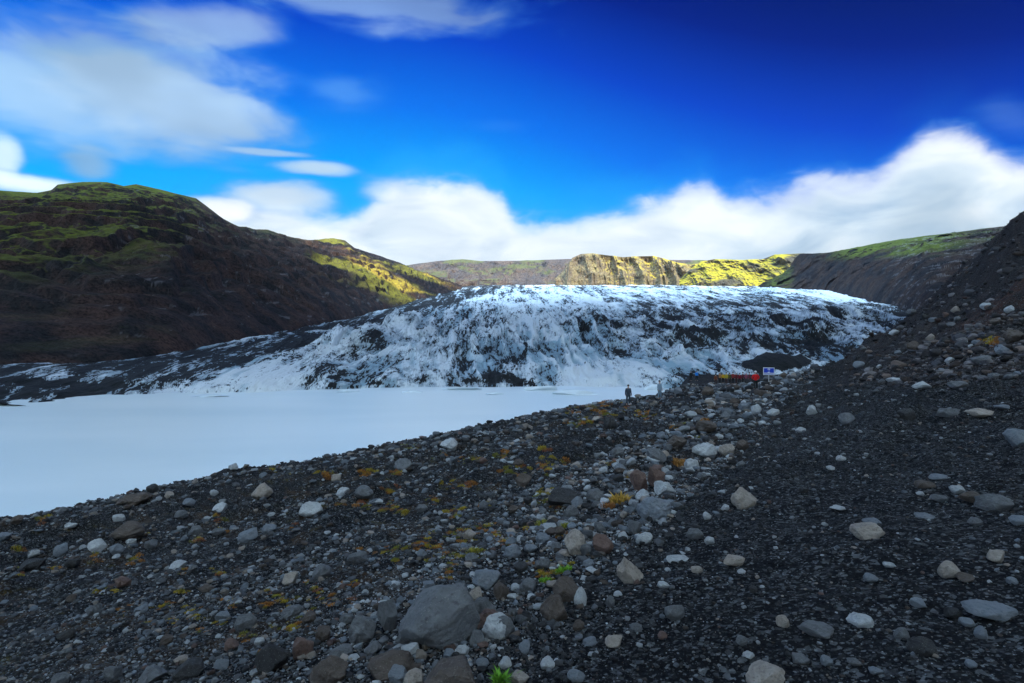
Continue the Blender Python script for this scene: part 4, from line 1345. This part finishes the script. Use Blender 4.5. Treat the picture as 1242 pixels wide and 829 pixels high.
# ------------------------------------------------------------------ people
def skin_mesh(name, pts, edges, radii, mat, parent, root=0, sub=1):
    me = bpy.data.meshes.new(name)
    me.from_pydata(pts, edges, [])
    o = bpy.data.objects.new(name, me); COL.objects.link(o)
    md = o.modifiers.new('skin', 'SKIN')
    md.use_smooth_shade = True
    for i, r in enumerate(radii):
        sv = me.skin_vertices[0].data[i] if me.skin_vertices else None
        if sv:
            sv.radius = r if isinstance(r, tuple) else (r, r); sv.use_root = (i == root)
    ss = o.modifiers.new('sub', 'SUBSURF'); ss.levels = sub; ss.render_levels = sub
    dg = bpy.context.evaluated_depsgraph_get(); dg.update()
    ev = o.evaluated_get(dg)
    m2 = bpy.data.meshes.new_from_object(ev)
    o.modifiers.clear()
    o.data = m2; m2.materials.clear(); m2.materials.append(mat)
    bpy.data.meshes.remove(me)
    m2.name = name
    o.parent = parent
    return o


def ensure_skin(me):
    pass


import bmesh


def skin_obj(name, pts, edges, radii, mat, parent, root=0, sub=1):
    bm = bmesh.new()
    lay = bm.verts.layers.skin.verify()
    vs = []
    for i, p in enumerate(pts):
        v = bm.verts.new(p); r = radii[i]
        v[lay].radius = r if isinstance(r, tuple) else (r, r)
        v[lay].use_root = (i == root)
        vs.append(v)
    for a, b in edges: bm.edges.new((vs[a], vs[b]))
    me = bpy.data.meshes.new(name + '_raw'); bm.to_mesh(me); bm.free()
    o = bpy.data.objects.new(name, me); COL.objects.link(o)
    md = o.modifiers.new('skin', 'SKIN'); md.use_smooth_shade = True
    ss = o.modifiers.new('sub', 'SUBSURF'); ss.levels = sub; ss.render_levels = sub
    dg = bpy.context.evaluated_depsgraph_get(); dg.update()
    m2 = bpy.data.meshes.new_from_object(o.evaluated_get(dg))
    o.modifiers.clear(); o.data = m2; m2.name = name
    m2.materials.clear(); m2.materials.append(mat)
    o.parent = parent
    return o


skin_m = mat_plain('skin', (0.45, 0.28, 0.21), .5)
hair_m = mat_plain('dark_hair', (0.03, 0.02, 0.015), .6)


def person(px, D, coat, legs, head_col, label, face=0.0, z=None, pose='stand', tall=1.75, hat='hair', pack=None):
    root = bpy.data.objects.new('person', None); COL.objects.link(root)
    x = (px - CX) / F * D
    gz = float(ground_z(x, D)) if z is None else z
    root.location = (x, D, gz); root.rotation_euler = (0, 0, face)
    s = tall / 1.75
    cm = mat_plain('coat', coat, .7, nscale=6, amt=.25); lm = mat_plain('trousers', legs, .8, nscale=6, amt=.2)
    arms = {'stand': ((.23, .02, 1.12), (.25, -.08, .88)), 'phone': ((.25, -.04, 1.14), (.12, -.30, 1.32)), 'hips': ((.36, .04, 1.16), (.20, -.03, 1.00))}[pose]
    st = .10 if pose != 'walk' else .2
    B = [(0, 0, .95), (0, 0, 1.12), (0, 0, 1.32), (0, .01, 1.43), (0, 0, 1.52), (0, -.01, 1.60), (0, -.01, 1.71)]
    R = [(.13, .10), (.12, .09), (.15, .10), (.09, .08), (.05, .05), (.078, .092), (.06, .075)]
    E = [(0, 1), (1, 2), (2, 3), (3, 4), (4, 5), (5, 6)]
    pts = list(B); rad = list(R)
    for sd in (1, -1):
        i = len(pts)
        pts += [(sd * .17, 0, 1.41), (sd * arms[0][0], arms[0][1], arms[0][2]), (sd * arms[1][0], arms[1][1], arms[1][2]), (sd * arms[1][0], arms[1][1] - .05, arms[1][2] - .09 * (pose == 'stand'))]
        rad += [.062, .045, .032, .04]
        E += [(3, i), (i, i + 1), (i + 1, i + 2), (i + 2, i + 3)]
        i = len(pts)
        pts += [(sd * .10, 0, .86), (sd * (.10 + st * .2), -.02, .48), (sd * (.11 + st * .3), .02, .09), (sd * (.12 + st * .3), -.14, .045)]
        rad += [.095, .062, .042, .04]
        E += [(0, i), (i, i + 1), (i + 1, i + 2), (i + 2, i + 3)]
    body = skin_obj('body', [tuple(c * s for c in p) for p in pts], E, [tuple(c * s for c in r) if isinstance(r, tuple) else r * s for r in rad], skin_m, root)
    # coat: torso and sleeves
    cp = [(0, 0, .84), (0, 0, 1.0), (0, 0, 1.14), (0, 0, 1.33), (0, .01, 1.46)]; cr = [(.20, .15), (.19, .14), (.17, .13), (.19, .14), (.10, .09)]
    ce = [(0, 1), (1, 2), (2, 3), (3, 4)]
    for sd in (1, -1):
        i = len(cp)
        cp += [(sd * .19, 0, 1.41), (sd * arms[0][0], arms[0][1], arms[0][2]), (sd * arms[1][0], arms[1][1], arms[1][2])]
        cr += [.082, .068, .055]; ce += [(3, i), (i, i + 1), (i + 1, i + 2)]
    skin_obj('coat', [tuple(c * s for c in p) for p in cp], ce, [tuple(c * s for c in r) if isinstance(r, tuple) else r * s for r in cr], cm, root)
    tp = [(0, 0, .92)]; tr = [(.15, .12)]; te = []
    for sd in (1, -1):
        i = len(tp)
        tp += [(sd * .10, 0, .84), (sd * (.10 + st * .2), -.02, .48), (sd * (.11 + st * .3), .02, .12)]
        tr += [.11, .082, .065]; te += [(0, i), (i, i + 1), (i + 1, i + 2)]
    skin_obj('trousers', [tuple(c * s for c in p) for p in tp], te, [tuple(c * s for c in r) if isinstance(r, tuple) else r * s for r in tr], lm, root)
    hm = hair_m if hat == 'hair' else mat_plain(hat, head_col, .5)
    V, Fc = ICO[3]
    V = V * np.array([.105, .12, .12]) * s
    V[:, 2] = np.where(V[:, 2] < -.02 * s, -.02 * s + (V[:, 2] + .02 * s) * (.6 if hat == 'hood' else .1), V[:, 2])
    V = V + np.array([0, .012, 1.685 if hat != 'hood' else 1.66]) * s
    me = bpy.data.meshes.new(hat); me.from_pydata(V.tolist(), [], Fc.tolist()); me.materials.append(hm)
    me.polygons.foreach_set('use_smooth', np.full(len(Fc), True))
    h = bpy.data.objects.new(hat, me); COL.objects.link(h); h.parent = root
    # nose so the head has a face side
    V, Fc = ICO[1]
    for nm, sz_, lc, mt in (('nose', (.014, .02, .022), (0, -.105, 1.625), skin_m), ('eye', (.012, .008, .008), (.032, -.092, 1.655), hair_m), ('eye', (.012, .008, .008), (-.032, -.092, 1.655), hair_m)):
        me = bpy.data.meshes.new(nm); me.from_pydata(((V * np.array(sz_) + np.array(lc)) * s).tolist(), [], Fc.tolist()); me.materials.append(mt)
        e = bpy.data.objects.new(nm, me); COL.objects.link(e); e.parent = root
    if pack:
        V, Fc = rock_verts(3, 5, .2)
        me = bpy.data.meshes.new('backpack'); me.from_pydata((V * np.array([.32, .2, .5]) * s + np.array([0, .19, 1.2]) * s).tolist(), [], Fc.tolist())
        me.materials.append(mat_plain('backpack', pack, .7))
        b = bpy.data.objects.new('backpack', me); COL.objects.link(b)
        tag(b, 'backpack worn by the person', None)
        b.parent = root
    tag(root, label, 'person', 'visitors near the glacier front')
    return root


BK = (0.02, 0.022, 0.026)
person(916.5, 52, (0.75, 0.012, 0.015), (0.03, 0.035, 0.035), (0.7, .7, .68), 'person in bright red jacket and pale hat beside the sign', face=.1, hat='hat', pose='hips', tall=1.72)
person(762, hit(762, 492)[1], (0.06, .08, .11), (.05, .07, .09), BK, 'dark clothed person standing alone on the brow against the lake', tall=1.8)
person(800, hit(800, 485)[1], (0.30, .40, .50), (.22, .30, .38), BK, 'person in faded blue grey coat on the brow, right of the dark one', face=.5, z=None, tall=1.7)
person(845, 100, (0.02, .22, .70), BK, BK, 'person in light blue jacket left of the crowd', face=2.6)
person(838, 101, BK, BK, BK, 'person in black coat just left of the light blue jacket', face=2.4)
crowd = [(868, (0.35, .10, .04), 'hair'), (873, (0.62, .30, .12), 'hat'), (877, (0.85, .50, .02), 'hat'), (881, (0.55, .42, .04), 'hair'), (885, (0.22, .20, .03), 'hair'), (889, (0.45, .05, .04), 'hair'),
         (893, (0.30, .015, .02), 'hat'), (897, (0.36, .02, .05), 'hair'), (901, (0.25, .012, .03), 'hair'), (905, (0.50, .12, .2), 'hood'), (909, (0.28, .02, .06), 'hair')]
cl = ['person in rust coloured coat at the left end of the crowd', 'person in salmon coat and pale hat in the crowd', 'person in bright yellow orange jacket in the crowd', 'person in mustard jacket right of the brightest yellow one',
      'person in olive jacket in the middle of the crowd', 'person in brick red coat beside the olive jacket', 'person in deep red coat and pale hat in the crowd',
      'bare headed person in crimson coat in the crowd', 'person in dark maroon coat in the crowd', 'person in pink hooded coat near the right end of the crowd', 'person in maroon coat at the right end of the crowd']
for i, ((px, c, hat), lab) in enumerate(zip(crowd, cl)):
    person(px, 87.5 + (i * 37 % 5) * 0.9, tuple(v * (.8 if c[1] > .25 else .6) for v in c), (.02, .02, .025) if i % 3 else (.06, .03, .03), (.6, .6, .58) if i != 9 else c, lab, face=(i * 1.7) % 6.28, hat=hat, tall=1.68 + (i * 53 % 7) * .035, pose='phone' if i % 4 == 1 else 'stand')
person(942, 86, BK, BK, (0.9, .75, .05), 'person in dark clothes with yellow helmet right of the sign', face=.4, hat='helmet', tall=1.7, z=(HY - 461.5) / F * 86 - 1.62)

# ------------------------------------------------------------------ unseen cloud slab added behind the viewer to shade foreground and lower glacier
def build_shade_cloud():
    H0 = 900.0
    k = H0 / sun_dir.z
    off = np.array([sun_dir.x, sun_dir.y]) * k             # ground point -> cloud point towards the sun
    nx, ny = 280, 240
    gx = np.linspace(-2600, 2800, nx); gy = np.linspace(-700, 3400, ny)
    GX, GY = np.meshgrid(gx, gy)                             # shadow position at height 0
    # signed "inside" measure, in metres
    edge = 2350 + 120 * fbm2(GX / 500, GY / 500, 3) + 750 * sst(GX, 780, 1000)
    ins = np.minimum(edge - GY, GY + 650)
    ins = np.minimum(ins, np.minimum(GX + 2500, 2700 - GX))
    # gap that lets the sun reach the far spur of the left mountain
    gap = np.minimum(np.hypot((GX + 455) / 120.0, (GY - 1560) / 170.0), np.hypot((GX + 600) / 60.0, (GY - 1430) / 90.0))
    gap2 = np.hypot((GX + 335) / 85.0, (GY - 1530) / 150.0)
    ins = np.minimum(ins, (np.minimum(gap, gap2) - 1) * 220)
    th = np.clip(ins, 0, 200) ** .5 * 2.5
    ok = ins > -5
    lump = 1 + 0.5 * fbm2(GX / 150, GY / 150, 4)
    top = H0 + th * lump + 0.0
    bot = H0 - th * .35 * lump
    X = GX + off[0]; Y = GY + off[1]
    nv = nx * ny
    V = np.vstack([np.stack([X, Y, top], -1).reshape(-1, 3), np.stack([X, Y, bot], -1).reshape(-1, 3)])
    Fq = grid_faces(ny, nx)
    okv = ok.ravel()
    Fq = Fq[okv[Fq].all(1)]
    FF = np.vstack([Fq, Fq[:, ::-1] + nv])
    m, N, p = mat_new('shade_cloud_white')
    p.inputs['Base Color'].default_value = (0.9, 0.9, 0.92, 1)
    p.inputs['Roughness'].default_value = 1
    o = mesh_np('shade_cloud', V, FF, m)
    tag(o, 'unseen flat slab added overhead to shade the valley', 'shade_cloud', kind='stuff')


build_shade_cloud()


def build_haze():
    import bmesh as bmm
    bm = bmm.new(); bmm.ops.create_cube(bm, size=1.0)
    for v in bm.verts: v.co = Vector((v.co.x * 12000, v.co.y * 8000 + 2200, v.co.z * 735 + 332))
    me = bpy.data.meshes.new('haze'); bm.to_mesh(me); bm.free()
    m = bpy.data.materials.new('valley_air'); m.use_nodes = True
    nt = m.node_tree; nt.nodes.clear()
    v = nt.nodes.new('ShaderNodeVolumePrincipled'); o = nt.nodes.new('ShaderNodeOutputMaterial')
    v.inputs['Density'].default_value = 0.00001
    v.inputs['Color'].default_value = (0.50, 0.72, 1.0, 1)
    nt.links.new(v.outputs[0], o.inputs['Volume'])
    me.materials.append(m)
    ob = bpy.data.objects.new('haze', me); COL.objects.link(ob); ob['kind'] = 'stuff'


build_haze()
